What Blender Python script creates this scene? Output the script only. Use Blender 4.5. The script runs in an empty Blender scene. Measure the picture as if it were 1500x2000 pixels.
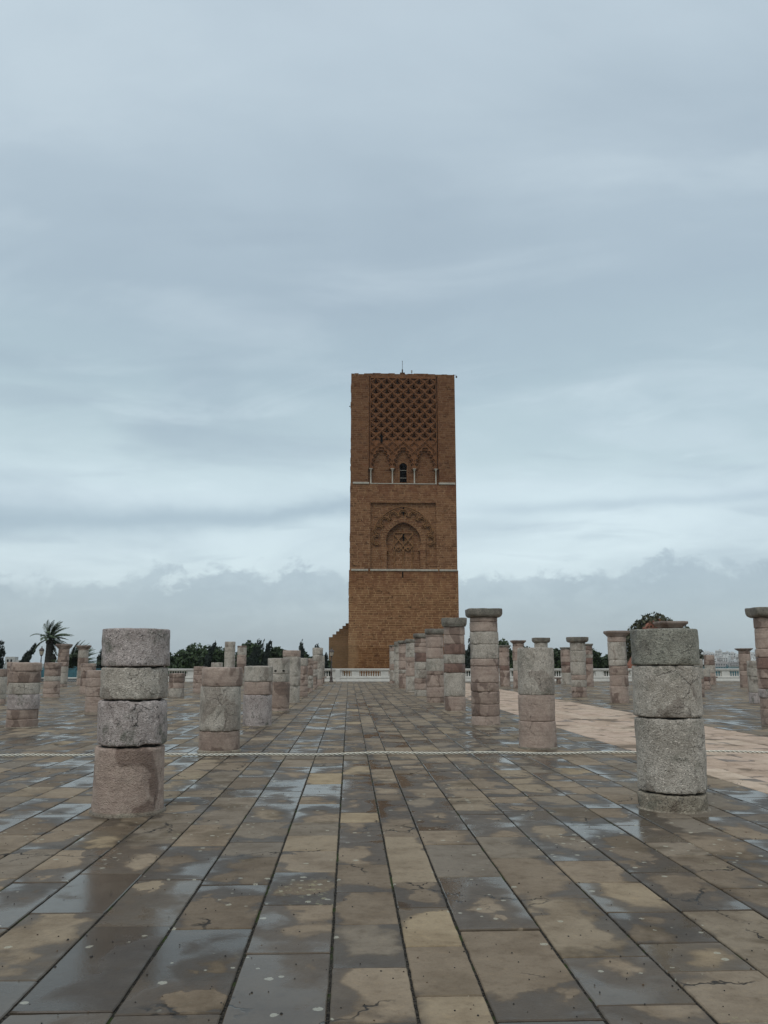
import bpy, bmesh, math, random
from mathutils import Vector, noise as mn
C = bpy.context.scene
COL = C.collection
R = math.radians
PI = math.pi
rnd = random.Random(7)

# ------------------------------------------------------------------ camera
cam = bpy.data.cameras.new('camera')
cam.sensor_fit = 'VERTICAL'; cam.sensor_height = 36.0; cam.lens = 29.52
cam.clip_start = 0.1; cam.clip_end = 20000
co = bpy.data.objects.new('camera', cam); COL.objects.link(co)
co.location = (0, 0, 1.6)
co.rotation_euler = (R(90 + 10.13), 0, R(-2.337))
C.camera = co
C.view_settings.view_transform = 'Standard'
C.view_settings.look = 'None'
C.view_settings.gamma = 1.0
C.view_settings.exposure = 0.0

# ------------------------------------------------------------------ node helper
def lin(r, g, b):
    f = lambda c: (c / 255 / 12.92) if c <= 10 else ((c / 255 + .055) / 1.055) ** 2.4
    return (f(r), f(g), f(b), 1)
class NT:
    def __init__(s, tree): s.t = tree; s.n = tree.nodes; s.l = tree.links; s.n.clear()
    def put(s, sock, v):
        if isinstance(v, bpy.types.NodeSocket): s.l.new(v, sock)
        elif v is not None:
            try: sock.default_value = v
            except Exception: sock.default_value = v[:3]
    def node(s, typ, ins=None, **kw):
        n = s.n.new(typ)
        for k, v in kw.items(): setattr(n, k, v)
        for k, v in (ins or {}).items(): s.put(n.inputs[k], v)
        return n
    def m(s, op, a, b=None, c=None, clamp=False):
        n = s.n.new('ShaderNodeMath'); n.operation = op; n.use_clamp = clamp
        s.put(n.inputs[0], a); s.put(n.inputs[1], b); s.put(n.inputs[2], c); return n.outputs[0]
    def mul(s, a, b): return s.m('MULTIPLY', a, b)
    def add(s, a, b): return s.m('ADD', a, b)
    def sub(s, a, b): return s.m('SUBTRACT', a, b)
    def ss(s, v, a, b):           # smoothstep 0..1 between a and b
        n = s.node('ShaderNodeMapRange', {'Value': v, 'From Min': a, 'From Max': b}, interpolation_type='SMOOTHSTEP'); return n.outputs[0]
    def lr(s, v, a, b, c, d):
        n = s.node('ShaderNodeMapRange', {'Value': v, 'From Min': a, 'From Max': b, 'To Min': c, 'To Max': d}); return n.outputs[0]
    def mix(s, f, a, b, mode='MIX'):
        n = s.n.new('ShaderNodeMix'); n.data_type = 'RGBA'; n.blend_type = mode
        s.put(n.inputs[0], f); s.put(n.inputs[6], a); s.put(n.inputs[7], b); return n.outputs[2]
    def noise(s, vec, scale, detail=3, rough=.55, dist=0.0, out=0):
        n = s.node('ShaderNodeTexNoise', {'Vector': vec, 'Scale': scale, 'Detail': detail, 'Roughness': rough, 'Distortion': dist}); return n.outputs[out]
    def vor(s, vec, scale, feature='F1', out='Distance', rnd_=1.0):
        n = s.node('ShaderNodeTexVoronoi', {'Vector': vec, 'Scale': scale, 'Randomness': rnd_}, feature=feature); return n.outputs[out]
    def mapv(s, vec, scale=(1, 1, 1), loc=(0, 0, 0)):
        n = s.node('ShaderNodeMapping', {'Vector': vec, 'Scale': scale, 'Location': loc}); return n.outputs[0]
    def comb(s, x, y, z): return s.node('ShaderNodeCombineXYZ', {0: x, 1: y, 2: z}).outputs[0]
    def sep(s, v): return s.node('ShaderNodeSeparateXYZ', {0: v}).outputs
    def ramp(s, f, stops, interp='LINEAR'):
        n = s.n.new('ShaderNodeValToRGB'); s.put(n.inputs[0], f); cr = n.color_ramp; cr.interpolation = interp
        while len(cr.elements) < len(stops): cr.elements.new(.5)
        for e, (p, c) in zip(cr.elements, stops): e.position = p; e.color = c
        return n.outputs[0]
    def pos(s): return s.n.new('ShaderNodeNewGeometry').outputs['Position']
    def bump(s, h, strength, dist, normal=None):
        n = s.node('ShaderNodeBump', {'Height': h, 'Strength': strength, 'Distance': dist, 'Normal': normal}); return n.outputs[0]
    def out_bsdf(s, color, rough=.8, normal=None, spec=.5, metal=0.0):
        b = s.node('ShaderNodeBsdfPrincipled', {'Base Color': color, 'Roughness': rough, 'Metallic': metal, 'Specular IOR Level': spec})
        if normal is not None: s.put(b.inputs['Normal'], normal)
        o = s.n.new('ShaderNodeOutputMaterial'); s.l.new(b.outputs[0], o.inputs[0]); return b
def material(name):
    m = bpy.data.materials.new(name); m.use_nodes = True; return m, NT(m.node_tree)

# ------------------------------------------------------------------ world: overcast sky with cloud layers
SUN_EL, SUN_AZ = 52.0, 200.0
w = bpy.data.worlds.new('World'); C.world = w; w.use_nodes = True
t = NT(w.node_tree)
sky = t.node('ShaderNodeTexSky', sky_type='NISHITA', sun_disc=False, sun_elevation=R(SUN_EL), sun_rotation=R(SUN_AZ))
bg1 = t.node('ShaderNodeBackground', {'Color': sky.outputs[0], 'Strength': 0.02})
vec = t.n.new('ShaderNodeTexCoord').outputs['Generated']
X, Y, Z = t.sep(vec)[:3]
az = t.mul(t.m('ARCTAN2', X, Y), 180 / PI)          # degrees right of the plaza axis
el = t.mul(t.m('ARCSINE', Z), 180 / PI)             # degrees above the horizon
zz = t.add(t.m('MAXIMUM', Z, 0.0), 0.16)
plan = t.comb(t.m('DIVIDE', X, zz), t.m('DIVIDE', Y, zz), 0.0)
n_hi = t.noise(plan, 0.9, 6, .5, .4)
n_lo = t.noise(t.comb(t.mul(az, .045), t.mul(el, .16), 3.1), 1.0, 6, .55, .6)
n_st = t.noise(t.comb(t.mul(az, .05), t.mul(t.add(el, t.mul(az, -.12)), .26), 7.7), 1.0, 6, .62, .9)
elw = t.add(el, t.mul(t.sub(n_lo, .5), 7.0))
E = lambda d: max(0, min(1, (d + 2) / 92))
base = t.ramp(t.m('DIVIDE', t.add(elw, 2.0), 92.0), [
    (E(-2), lin(160, 173, 184)), (E(3), lin(170, 184, 192)), (E(7), lin(208, 223, 227)), (E(10.5), lin(207, 223, 227)),
    (E(14), lin(188, 206, 210)), (E(18), lin(173, 192, 199)), (E(24), lin(168, 185, 195)), (E(31), lin(176, 192, 202)),
    (E(41), lin(191, 206, 215)), (E(55), lin(200, 207, 216)), (E(90), lin(226, 230, 234))])
c1 = t.mix(t.mul(t.ss(n_hi, .42, .72), .5), base, lin(150, 166, 178))
mp = t.node('ShaderNodeMapping', {'Vector': plan, 'Rotation': (0, 0, R(32)), 'Scale': (1.0, 2.0, 1), 'Location': (4, 2, 0)}).outputs[0]
n_h2 = t.noise(mp, 1.3, 7, .5, .5)
c1 = t.mix(t.mul(t.ss(n_h2, .48, .72), .38), c1, lin(207, 221, 227))
c1 = t.mix(t.mul(t.ss(n_h2, .46, .28), .32), c1, lin(152, 168, 180))
c1 = t.mix(t.mul(t.ss(n_st, .5, .75), t.mul(t.ss(el, 26, 11), .42)), c1, lin(222, 236, 240))
# thin dark streak bands across the bright strip
def band(center, width, a0, a1, soft):
    d = t.sub(el, center); g = t.m('EXPONENT', t.mul(t.m('POWER', t.m('DIVIDE', d, width), 2.0), -1.0))
    return t.mul(g, t.mul(t.ss(az, a0, a0 + soft), t.ss(az, a1, a1 - soft)))
wob = t.mul(t.sub(t.noise(t.comb(t.mul(az, .12), t.mul(el, .2), 1.7), 1.0, 5, .6), .5), 2.2)
cen1 = t.add(t.add(9.1, wob), t.mul(t.m('MAXIMUM', t.add(az, 14.0), 0.0), .095))
b1 = band(cen1, t.lr(az, -30, 2, 1.5, .5), -60, 5, 6)
b2 = band(t.add(10.3, t.mul(wob, .5)), .38, 6, 32, 6)
c1 = t.mix(t.mul(b1, .8), c1, lin(160, 178, 188))
c1 = t.mix(t.mul(b2, .5), c1, lin(172, 189, 198))
# low cumulus bank with billowing tops
nb = t.add(t.mul(t.noise(t.comb(t.mul(az, .2), t.mul(el, .3), 0.3), 1.0, 8, .62, .6), .6), t.mul(t.noise(t.comb(t.mul(az, .75), t.mul(el, .95), 2.3), 1.0, 7, .65, .3), .4))
nb2 = t.noise(t.comb(t.mul(az, .06), 4.0, 0.0), 1.0, 2, .5)
def bumpaz(c, wd, h):
    return t.mul(t.m('EXPONENT', t.mul(t.m('POWER', t.m('DIVIDE', t.sub(az, c), wd), 2.0), -1.0)), h)
top = t.add(4.9, t.mul(nb2, 2.0))
for c_, wd, h in ((-3.4, 1.3, 1.1), (-8.5, 2.2, .7), (14.6, 2.0, .9), (22, 2.4, 1.5), (28, 2.6, 1.0), (-18, 5, -1.2)):
    top = t.add(top, bumpaz(c_, wd, h))
top = t.add(top, t.mul(t.sub(nb, .5), 8.5))
bank = t.mul(t.ss(t.sub(top, el), -.2, .9), t.add(.72, t.mul(t.ss(nb, .62, .4), .28)))
bankc = t.mix(t.noise(t.comb(t.mul(az, .09), t.mul(el, .22), 9.0), 1.0, 5, .6), lin(143, 159, 171), lin(176, 191, 199))
c1 = t.mix(t.mul(bank, .92), c1, bankc)
# below the horizon the world is plain ground tone
c1 = t.mix(t.ss(el, -1.0, -4.0), c1, lin(120, 115, 105))
bg2 = t.node('ShaderNodeBackground', {'Color': c1, 'Strength': 0.97})
ad = t.node('ShaderNodeAddShader', {0: bg1.outputs[0], 1: bg2.outputs[0]})
wo = t.n.new('ShaderNodeOutputWorld'); t.l.new(ad.outputs[0], wo.inputs[0])

sl = bpy.data.lights.new('sun', 'SUN'); sl.energy = 0.85; sl.angle = R(35); sl.color = (1, .97, .92)
so = bpy.data.objects.new('sun', sl); COL.objects.link(so)
so.rotation_euler = (R(90 - SUN_EL), 0, R(180 - SUN_AZ))
so.location = (0, -20, 60)

# ------------------------------------------------------------------ object helpers
def tag(o, label=None, cat=None, group=None, kind=None):
    if label: o['label'] = label
    if cat: o['category'] = cat
    if group: o['group'] = group
    if kind: o['kind'] = kind
    return o
def empty(name, loc, label, cat, group=None, rz=0):
    o = bpy.data.objects.new(name, None); COL.objects.link(o); o.location = loc; o.rotation_euler = (0, 0, rz)
    o.empty_display_size = .2
    return tag(o, label, cat, group)
class MB:
    def __init__(s): s.v = []; s.f = []; s.sm = []
    def add(s, vs, fs, smooth=False):
        b = len(s.v); s.v += [tuple(v) for v in vs]
        for f in fs: s.f.append(tuple(b + i for i in f)); s.sm.append(smooth)
    def box(s, x0, x1, y0, y1, z0, z1):
        s.add([(x0,y0,z0),(x1,y0,z0),(x1,y1,z0),(x0,y1,z0),(x0,y0,z1),(x1,y0,z1),(x1,y1,z1),(x0,y1,z1)],
              [(0,3,2,1),(4,5,6,7),(0,1,5,4),(1,2,6,5),(2,3,7,6),(3,0,4,7)])
    def bbox(s, x0, x1, y0, y1, z0, z1, b=.02):   # box with chamfered top/bottom and corners
        def ring(z, i): return [(x0+i,y0+i,z),(x1-i,y0+i,z),(x1-i,y1-i,z),(x0+i,y1-i,z)]
        s.loft([ring(z0, b), ring(z0+b, 0), ring(z1-b, 0), ring(z1, b)])
    def loft(s, rings, cap=True, smooth=False, closed=True):
        n = len(rings[0]); vs = [p for r in rings for p in r]; fs = []
        for k in range(len(rings) - 1):
            for i in range(n if closed else n - 1):
                j = (i + 1) % n; fs.append((k*n+i, k*n+j, (k+1)*n+j, (k+1)*n+i))
        s.add(vs, fs, smooth)
        if cap:
            s.add(rings[0], [tuple(reversed(range(n)))]); s.add(rings[-1], [tuple(range(n))])
    def lathe(s, prof, cx=0, cy=0, seg=16, smooth=True):
        rings = [[(cx + r*math.cos(2*PI*i/seg), cy + r*math.sin(2*PI*i/seg), z) for i in range(seg)] for r, z in prof]
        s.loft(rings, True, smooth)
    def tube(s, pts, r, seg=6, smooth=True, cap=True):
        pts = [Vector(p) for p in pts]; rings = []
        for i, p in enumerate(pts):
            d = (pts[min(i+1, len(pts)-1)] - pts[max(i-1, 0)]).normalized()
            a = d.cross(Vector((0, 0, 1)) if abs(d.z) < .9 else Vector((1, 0, 0))).normalized(); b = a.cross(d)
            rr = r[i] if isinstance(r, (list, tuple)) else r
            rings.append([tuple(p + a*rr*math.cos(2*PI*k/seg) + b*rr*math.sin(2*PI*k/seg)) for k in range(seg)])
        s.loft(rings, cap, smooth)
    def strip(s, pts, wd, yf, yb, closed=False):  # ribbon in the XZ plane with thickness in Y
        P = [Vector((p[0], p[1])) for p in pts]; L = []; Q = []
        for i, p in enumerate(P):
            a = P[max(i-1, 0)] if not closed else P[i-1]; b = P[min(i+1, len(P)-1)] if not closed else P[(i+1) % len(P)]
            d = (b - a).normalized(); n = Vector((-d.y, d.x)) * wd / 2; L.append(p + n); Q.append(p - n)
        rings = [[(l.x, yf, l.y), (q.x, yf, q.y), (q.x, yb, q.y), (l.x, yb, l.y)] for l, q in zip(L, Q)]
        if closed: rings.append(rings[0])
        s.loft(rings, not closed)
    def build(s, name, m, parent=None, loc=None):
        me = bpy.data.meshes.new(name); me.from_pydata(s.v, [], s.f)
        me.polygons.foreach_set('use_smooth', s.sm); me.materials.append(m); me.update()
        o = bpy.data.objects.new(name, me); COL.objects.link(o)
        if parent: o.parent = parent
        if loc: o.location = loc
        return o

# ------------------------------------------------------------------ materials
def stone(name, c1, c2, speck=.5, strata=0.0, stain=.5, stain_thr=.56, cracks=.6, seedv=0.0, lich=0.0, rough=.85):
    m, t = material(name); p = t.mapv(t.pos(), loc=(seedv, seedv * 1.7, 0))
    big = t.noise(p, 2.3, 4, .6); mid = t.noise(p, 9, 5, .65); fine = t.noise(p, 55, 3, .7); gr = t.vor(p, 75)
    col = t.mix(t.ss(t.add(t.mul(big, .6), t.mul(mid, .4)), .36, .64), c1, c2)
    if strata:
        sv = t.mapv(p, (1.2, 1.2, 22)); st = t.noise(sv, 1.0, 5, .6, .4)
        col = t.mix(t.mul(t.ss(st, .5, .72), strata), col, tuple(c * .6 for c in c1[:3]) + (1,))
        col = t.mix(t.mul(t.ss(st, .48, .3), strata * .5), col, tuple(min(1, c * 1.3) for c in c2[:3]) + (1,))
    col = t.mix(t.mul(t.ss(fine, .5, .7), speck), col, tuple(c * .42 for c in c1[:3]) + (1,))
    col = t.mix(t.mul(t.ss(t.noise(p, 38, 2, .6), .56, .7), speck * .7), col, tuple(min(1, c * 1.5) for c in c2[:3]) + (1,))
    if lich:
        ln = t.noise(p, 3.1, 5, .7); col = t.mix(t.mul(t.ss(ln, .52, .66), lich), col, (.13, .135, .10, 1))
        ln = t.noise(p, 24, 5, .75); col = t.mix(t.mul(t.ss(ln, .56, .64), lich), col, (.05, .05, .045, 1))
    pit = t.mul(t.ss(t.vor(p, 34), .20, .08), t.ss(t.noise(p, 6, 2, .5), .48, .6))
    col = t.mix(t.mul(pit, speck * .8), col, (.06, .055, .045, 1))
    blot = t.noise(t.mapv(p, loc=(1, 6, 3)), 5.5, 5, .7); col = t.mix(t.mul(t.ss(blot, .52, .66), .35), col, tuple(c * .62 for c in c1[:3]) + (1,))
    sn = t.noise(t.mapv(p, (1, 1, .7), (3, 9, 4)), 1.9, 3, .45, .3)
    sm = t.ss(sn, stain_thr, stain_thr + .025)
    col = t.mix(t.mul(sm, stain), col, t.mix(1.0, col, (.42, .36, .33, 1), 'MULTIPLY'))
    wv = t.node('ShaderNodeVectorMath', {0: p, 1: t.node('ShaderNodeVectorMath', {0: t.noise(p, 5, 3, .6, out=1), 1: (.22, .22, .22)}, operation='MULTIPLY').outputs[0]}, operation='ADD').outputs[0]
    ce = t.vor(wv, 2.6, 'DISTANCE_TO_EDGE'); cm = t.mul(t.ss(ce, .011, .002), t.ss(t.noise(p, 2.0, 2, .5), .52, .6))
    col = t.mix(t.mul(cm, cracks), col, (.02, .018, .015, 1))
    h = t.add(t.add(t.mul(mid, .8), t.mul(fine, .35)), t.sub(t.mul(gr, .25), t.add(t.mul(cm, .7), t.mul(pit, .5))))
    nrm = t.bump(h, .9, .035)
    t.out_bsdf(col, t.sub(rough, t.mul(sm, .3)), nrm, .4)
    return m
def L(r, g, b): return (r, g, b, 1)
M = {}
M['g'] = stone('pale_grey_stone', L(.41, .355, .29), L(.57, .505, .425), .85, 0, .5, .565, .45, 0, .45)
M['G'] = stone('speckled_grey_stone', L(.38, .33, .27), L(.565, .50, .42), 1.0, 0, .5, .565, .5, 3, .5)
M['d'] = stone('dark_grey_green_stone', L(.24, .225, .18), L(.36, .34, .275), .95, 0, .4, .6, .6, 5, .7)
M['m'] = stone('mauve_grey_stone', L(.37, .305, .275), L(.54, .465, .425), .85, .1, .45, .60, .6, 8, .8)
M['p'] = stone('pink_sandstone', L(.385, .28, .225), L(.50, .385, .31), .4, .45, .75, .57, .35, 13, .12)
M['s'] = stone('brown_pink_sandstone', L(.30, .215, .17), L(.42, .315, .25), .45, .5, .7, .53, .4, 17, .15)
M['r'] = stone('wet_red_sandstone', L(.20, .12, .09), L(.27, .165, .125), .25, .4, .5, .5, .5, 21, rough=.6)
M['b'] = stone('dirty_foot_stone', L(.25, .205, .15), L(.39, .335, .255), .8, .2, .6, .5, .9, 25, .6)
M['c'] = stone('weathered_capital_stone', L(.18, .16, .13), L(.29, .26, .21), .8, .1, .5, .55, .8, 29, .7)
M['n'] = stone('brown_capital_stone', L(.24, .18, .145), L(.33, .26, .215), .5, .25, .6, .52, .7, 33, .3)

def plain(name, c, rough=.7, var=.35, scale=6, bumpd=.01, metal=0.0, spec=.5):
    m, t = material(name); p = t.pos(); n = t.noise(p, scale, 5, .65)
    col = t.mix(t.lr(n, .3, .7, 0, 1), tuple(x * (1 - var) for x in c) + (1,), tuple(min(1, x * (1 + var * .6)) for x in c) + (1,))
    t.out_bsdf(col, rough, t.bump(t.noise(p, scale * 6, 3, .7), .5, bumpd), spec, metal); return m
M['mortar'] = plain('dark_mortar', (.022, .019, .016), .95)
M['dark'] = plain('dark_opening', (.006, .0055, .005), .9, .2, spec=0.0)  # near-black colour stands in for the shade inside windows, slits and holes
M['marble'] = plain('white_marble', (.62, .59, .53), .55, .14, 3, .002)
M['limewhite'] = plain('pale_string_course', (.42, .38, .31), .8, .3, 2, .01)
M['teal'] = plain('teal_paint', (.05, .15, .175), .5, .3, 2, .001)
M['iron'] = plain('brown_iron', (.07, .05, .04), .5, .3, 9, .002)
M['lampglass'] = plain('frosted_lamp_glass', (.55, .47, .36), .3, .12, 4, .001)
M['terracotta'] = plain('red_earth_wall', (.30, .12, .075), .9, .25, 1.5, .03)
M['bark'] = plain('dark_bark', (.035, .03, .022), .9, .4, 12, .03)
M['concrete'] = plain('pale_concrete', (.42, .41, .38), .85, .25, 2, .01)
M['feather'] = plain('black_feathers', (.012, .012, .014), .5, .2, 40, .001)

def foliage(name, c):
    m, t = material(name); a = t.node('ShaderNodeAttribute', attribute_name='tint').outputs['Fac']
    col = t.mix(a, tuple(x * .45 for x in c) + (1,), tuple(min(1, x * 1.9) for x in c) + (1,))
    b = t.out_bsdf(col, .6, None, .3)
    return m
M['leaf'] = foliage('dark_leaves', (.035, .055, .02))
M['leaf2'] = foliage('olive_brown_leaves', (.06, .06, .03))
M['cyp'] = foliage('cypress_needles', (.018, .026, .018))
M['palm'] = foliage('palm_fronds', (.07, .095, .05))

# tower brick: courses of uneven ashlar
def tower_mat(name, c1, c2, mort):
    m, t = material(name); p = t.pos(); x, y, z = t.sep(p)[:3]
    RH = .335; wz = t.add(z, t.mul(t.sub(t.noise(p, .8, 2, .5), .5), .04))
    row = t.m('FLOOR', t.m('DIVIDE', wz, RH))
    wn = t.node('ShaderNodeTexWhiteNoise', {'W': row}, noise_dimensions='1D').outputs[0]
    u = t.add(t.add(x, y), t.mul(wn, 5.3)); u = t.mul(u, t.add(.75, t.mul(wn, .6)))
    v = t.comb(u, wz, 0)
    br = t.node('ShaderNodeTexBrick', {'Vector': v, 'Color1': (0, 0, 0, 1), 'Color2': (1, 1, 1, 1), 'Mortar': (.5, .5, .5, 1), 'Scale': 1.0,
        'Mortar Size': .034, 'Mortar Smooth': .3, 'Bias': 0.0, 'Brick Width': 1.0, 'Row Height': RH}, offset=0.0, squash=1.0)
    big = t.noise(p, .16, 4, .6); mid = t.noise(p, .9, 5, .65); fine = t.noise(p, 5, 4, .7)
    f = t.add(t.mul(t.sub(br.outputs[0], .5), .38), t.add(t.mul(big, .7), t.mul(mid, .45)))
    col = t.mix(t.ss(f, .3, .85), c1, c2)
    col = t.mix(t.mul(t.ss(t.noise(t.mapv(p, (1, 1, 1.6), (4, 2, 9)), .42, 5, .65), .55, .72), .55), col, L(.23, .095, .052))   # rusty stains
    col = t.mix(t.mul(t.ss(fine, .5, .75), .45), col, tuple(c * .45 for c in c1[:3]) + (1,))
    dk = t.noise(t.comb(t.mul(u, .9), t.mul(row, .77), 0), 1.0, 2, .6)
    col = t.mix(t.mul(t.ss(dk, .57, .66), .55), col, tuple(c * .42 for c in c1[:3]) + (1,))
    mm = t.mul(br.outputs[1], t.ss(t.noise(p, 1.6, 4, .65), .36, .56))
    col = t.mix(t.mul(mm, .75), col, mort)
    # pale weathered patches
    col = t.mix(t.mul(t.ss(t.noise(t.mapv(p, loc=(8, 1, 3)), .7, 6, .75), .62, .75), .5), col, mort)
    h = t.add(t.mul(fine, .5), t.add(t.mul(mid, .6), t.mul(br.outputs[1], -.5)))
    
    # rust-red wash below the string courses, damp dark courses near the ground, bleached lower left corner
    wn2 = t.noise(t.mapv(p, (1, 1, .35), (2, 2, 2)), .9, 5, .7)
    b1_ = t.mul(t.ss(z, 24.6, 27.2), t.m('LESS_THAN', z, 28.05)); b2_ = t.mul(t.ss(z, 10.8, 14.4), t.m('LESS_THAN', z, 14.9))
    col = t.mix(t.mul(t.mul(t.add(b1_, b2_), t.ss(wn2, .42, .6)), .55), col, L(.16, .058, .030))
    col = t.mix(t.mul(t.ss(t.add(z, t.mul(t.sub(wn2, .5), 4)), 4.2, 3.4), .5), col, t.mix(1.0, col, L(.5, .38, .22), 'MULTIPLY'))
    col = t.mix(t.mul(t.ss(t.add(x, t.mul(t.sub(wn2, .5), 3)), 1.6, .6), t.mul(t.ss(z, 8, 4), .35)), col, L(.45, .29, .155))
    t.out_bsdf(col, .95, t.bump(h, .9, .12), .08); return m
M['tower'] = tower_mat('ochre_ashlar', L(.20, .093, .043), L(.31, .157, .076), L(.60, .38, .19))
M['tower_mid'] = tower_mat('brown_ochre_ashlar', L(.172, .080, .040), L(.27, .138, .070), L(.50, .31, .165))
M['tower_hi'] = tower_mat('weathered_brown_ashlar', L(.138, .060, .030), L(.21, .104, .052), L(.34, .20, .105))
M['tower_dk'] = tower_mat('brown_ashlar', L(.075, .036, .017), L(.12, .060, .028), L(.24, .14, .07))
M['tower_orn'] = plain('carved_ochre_stone', (.205, .092, .043), .95, .35, 1.6, .04, spec=.1)
M['arch_orn'] = plain('carved_panel_stone', (.26, .135, .062), .95, .3, 1.6, .04, spec=.1)

# ------------------------------------------------------------------ terrain
def terr_z(x, y):
    if math.hypot(x, y) < 150 : return -.35
    d = math.hypot(x, y)
    z = -.35 - 19.5 * min(1, max(0, (d - 220) / 350)) ** 1.2
    a = math.degrees(math.atan2(x, y))
    if d > 900:
        k = min(1, (d - 900) / 620); s = k * k * (3 - 2 * k)
        win = max(0, 1 - abs(a - 32) / 24) ** .5
        h = (31 + 3.5 * mn.noise((x * .004, y * .004, 0)) + 2 * mn.noise((x * .012, y * .012, 4)))
        if d > 1650: s *= max(0, 1 - (d - 1650) / 1200)
        z += h * s * win
    return z
def make_terrain():
    mb = MB(); rings = [0, 60, 120, 150, 220, 300, 400, 570, 900, 1000, 1100, 1200, 1300, 1400, 1480, 1560, 1650, 1900, 2300, 2850, 4000, 7000, 12000]
    n = 180; vs = []; fs = []
    for r in rings:
        for i in range(n):
            a = 2 * PI * i / n; x = r * math.sin(a); y = r * math.cos(a); vs.append((x, y, terr_z(x, y)))
    for k in range(len(rings) - 1):
        for i in range(n):
            j = (i + 1) % n
            if k == 0: fs.append((0, n + j, n + i))
            else: fs.append((k*n+i, k*n+j, (k+1)*n+j, (k+1)*n+i))
    mb.add(vs, fs, True)
    m, t = material('earth_and_scrub'); p = t.pos()
    col = t.ramp(t.noise(p, .03, 8, .7), [(.3, L(.10, .095, .07)), (.5, L(.17, .15, .11)), (.7, L(.09, .10, .055))])
    t.out_bsdf(col, .95, t.bump(t.noise(p, .5, 5, .7), .5, .2))
    o = mb.build('ground', m); tag(o, kind='structure')
make_terrain()

# ------------------------------------------------------------------ plaza paving: every slab its own bevelled stone
def slab_material(name, cols, wet_bias, spots, path=False):
    m, t = material(name); p = t.pos()
    uv = t.node('ShaderNodeUVMap', uv_map='slab').outputs[0]; U, V = t.sep(uv)[:2]
    at = t.node('ShaderNodeAttribute', attribute_name='slabrnd').outputs['Color']
    r1, r2, r3 = t.sep(at)[:3]
    U2 = t.add(U, t.mul(t.sub(t.m('FRACT', t.mul(r1, 7.31)), .5), 1.1)); V2 = t.add(V, t.mul(t.sub(t.m('FRACT', t.mul(r3, 5.17)), .5), 1.3))
    e = t.m('POWER', t.add(t.m('POWER', t.m('ABSOLUTE', U2), 3.0), t.m('POWER', t.m('ABSOLUTE', V2), 3.0)), .333)
    e = t.m('MULTIPLY_ADD', t.sub(e, .6), .75, .6)
    # slab stone colour: its own tint plus cloudy variation
    n1 = t.noise(p, 2.2, 5, .6); n2 = t.noise(p, 8, 6, .68); n3 = t.noise(p, 60, 3, .7)
    base = t.ramp(r1, cols, 'LINEAR')
    base = t.mix(t.mul(t.ss(n1, .42, .66), .6), base, t.mix(1.0, base, L(.62, .58, .54), 'MULTIPLY'))
    base = t.mix(t.mul(t.ss(n2, .5, .68), .42), base, t.mix(1.0, base, L(.6, .56, .52), 'MULTIPLY'))
    base = t.mix(t.mul(t.ss(n2, .46, .33), .3), base, t.mix(1.0, base, L(1.35, 1.3, 1.2), 'MULTIPLY'))
    n4 = t.noise(t.mapv(p, loc=(5, 5, 5)), 21, 6, .75)
    base = t.mix(t.mul(t.ss(n4, .52, .68), .38), base, t.mix(1.0, base, L(.55, .52, .47), 'MULTIPLY'))
    base = t.mix(t.mul(t.ss(n4, .46, .34), .28), base, t.mix(1.0, base, L(1.4, 1.35, 1.2), 'MULTIPLY'))
    base = t.mix(t.mul(t.ss(n3, .55, .75), .5), base, t.mix(1.0, base, L(.55, .52, .5), 'MULTIPLY'))
    # brown algae film on some slabs
    alg = t.mul(t.ss(t.noise(t.mapv(p, loc=(7, 3, 1)), .9, 5, .65), .5, .62), t.ss(r3, .35, .6))
    base = t.mix(t.mul(alg, .75), base, L(.10, .072, .042))
    # wet field: water lies along joints, middles of slabs dry first
    large = t.noise(t.mapv(p, (.55, .4, 1), (3.3, 1.2, 0)), 1.0, 3, .5)
    shape = t.noise(t.mapv(p, (1.0, 1.0, 1), (1, 5, 2)), 3.3, 4, .5, .35)
    dry = t.sub(t.add(t.add(t.mul(t.sub(.62, e), .95), t.mul(t.sub(shape, .5), 1.9)), t.add(t.mul(t.sub(large, .5), 2.6), t.mul(t.sub(r2, .5), 1.15))), wet_bias)
    if not path: dry = t.add(dry, t.mul(t.ss(t.sep(p)[1], 33.2, 33.4), .22))
    sw = t.lr(t.noise(p, .7, 2, .5), .4, .62, .022, .26); wet = t.node('ShaderNodeMapRange', {'Value': dry, 'From Min': sw, 'From Max': t.mul(sw, -1.0)}, interpolation_type='SMOOTHSTEP').outputs[0]
    pool = t.ss(dry, -.25, -.75)
    halo = t.mul(t.ss(dry, -.02, -.18), wet)
    col = t.mix(t.mul(wet, .88), base, t.mix(1.0, base, L(.40, .365, .33), 'MULTIPLY'))
    col = t.mix(t.mul(halo, .3), col, L(.068, .062, .054))
    if spots:
        vd = t.node('ShaderNodeTexVoronoi', {'Vector': t.comb(t.sep(p)[0], t.sep(p)[1], 0), 'Scale': 15.0}, feature='F1')
        vr = t.sep(vd.outputs['Color'])[0]
        field = t.mul(t.ss(t.noise(t.mapv(p, loc=(2, 8, 0)), .8, 2, .5), .47, .6), t.ss(r3, .2, .5))
        sp = t.mul(t.m('LESS_THAN', vd.outputs['Distance'], t.mul(t.m('POWER', vr, 4.0), t.mul(.36, t.add(.5, t.noise(p, 40, 2, .6))))), t.ss(t.add(field, t.mul(t.ss(vr, .975, .99), .8)), .3, .5))
        sp = t.mul(sp, t.ss(t.noise(p, 90, 2, .6), .3, .45))
        col = t.mix(t.mul(sp, .7), col, L(.42, .40, .31))
        lic = t.mul(t.ss(t.noise(t.mapv(p, loc=(9, 1, 5)), 14, 5, .75), .54, .62), t.mul(t.ss(t.noise(t.mapv(p, loc=(4, 4, 0)), .7, 2, .5), .55, .65), t.ss(r3, .5, .7)))
        col = t.mix(t.mul(lic, .55), col, L(.36, .33, .19))
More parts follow.
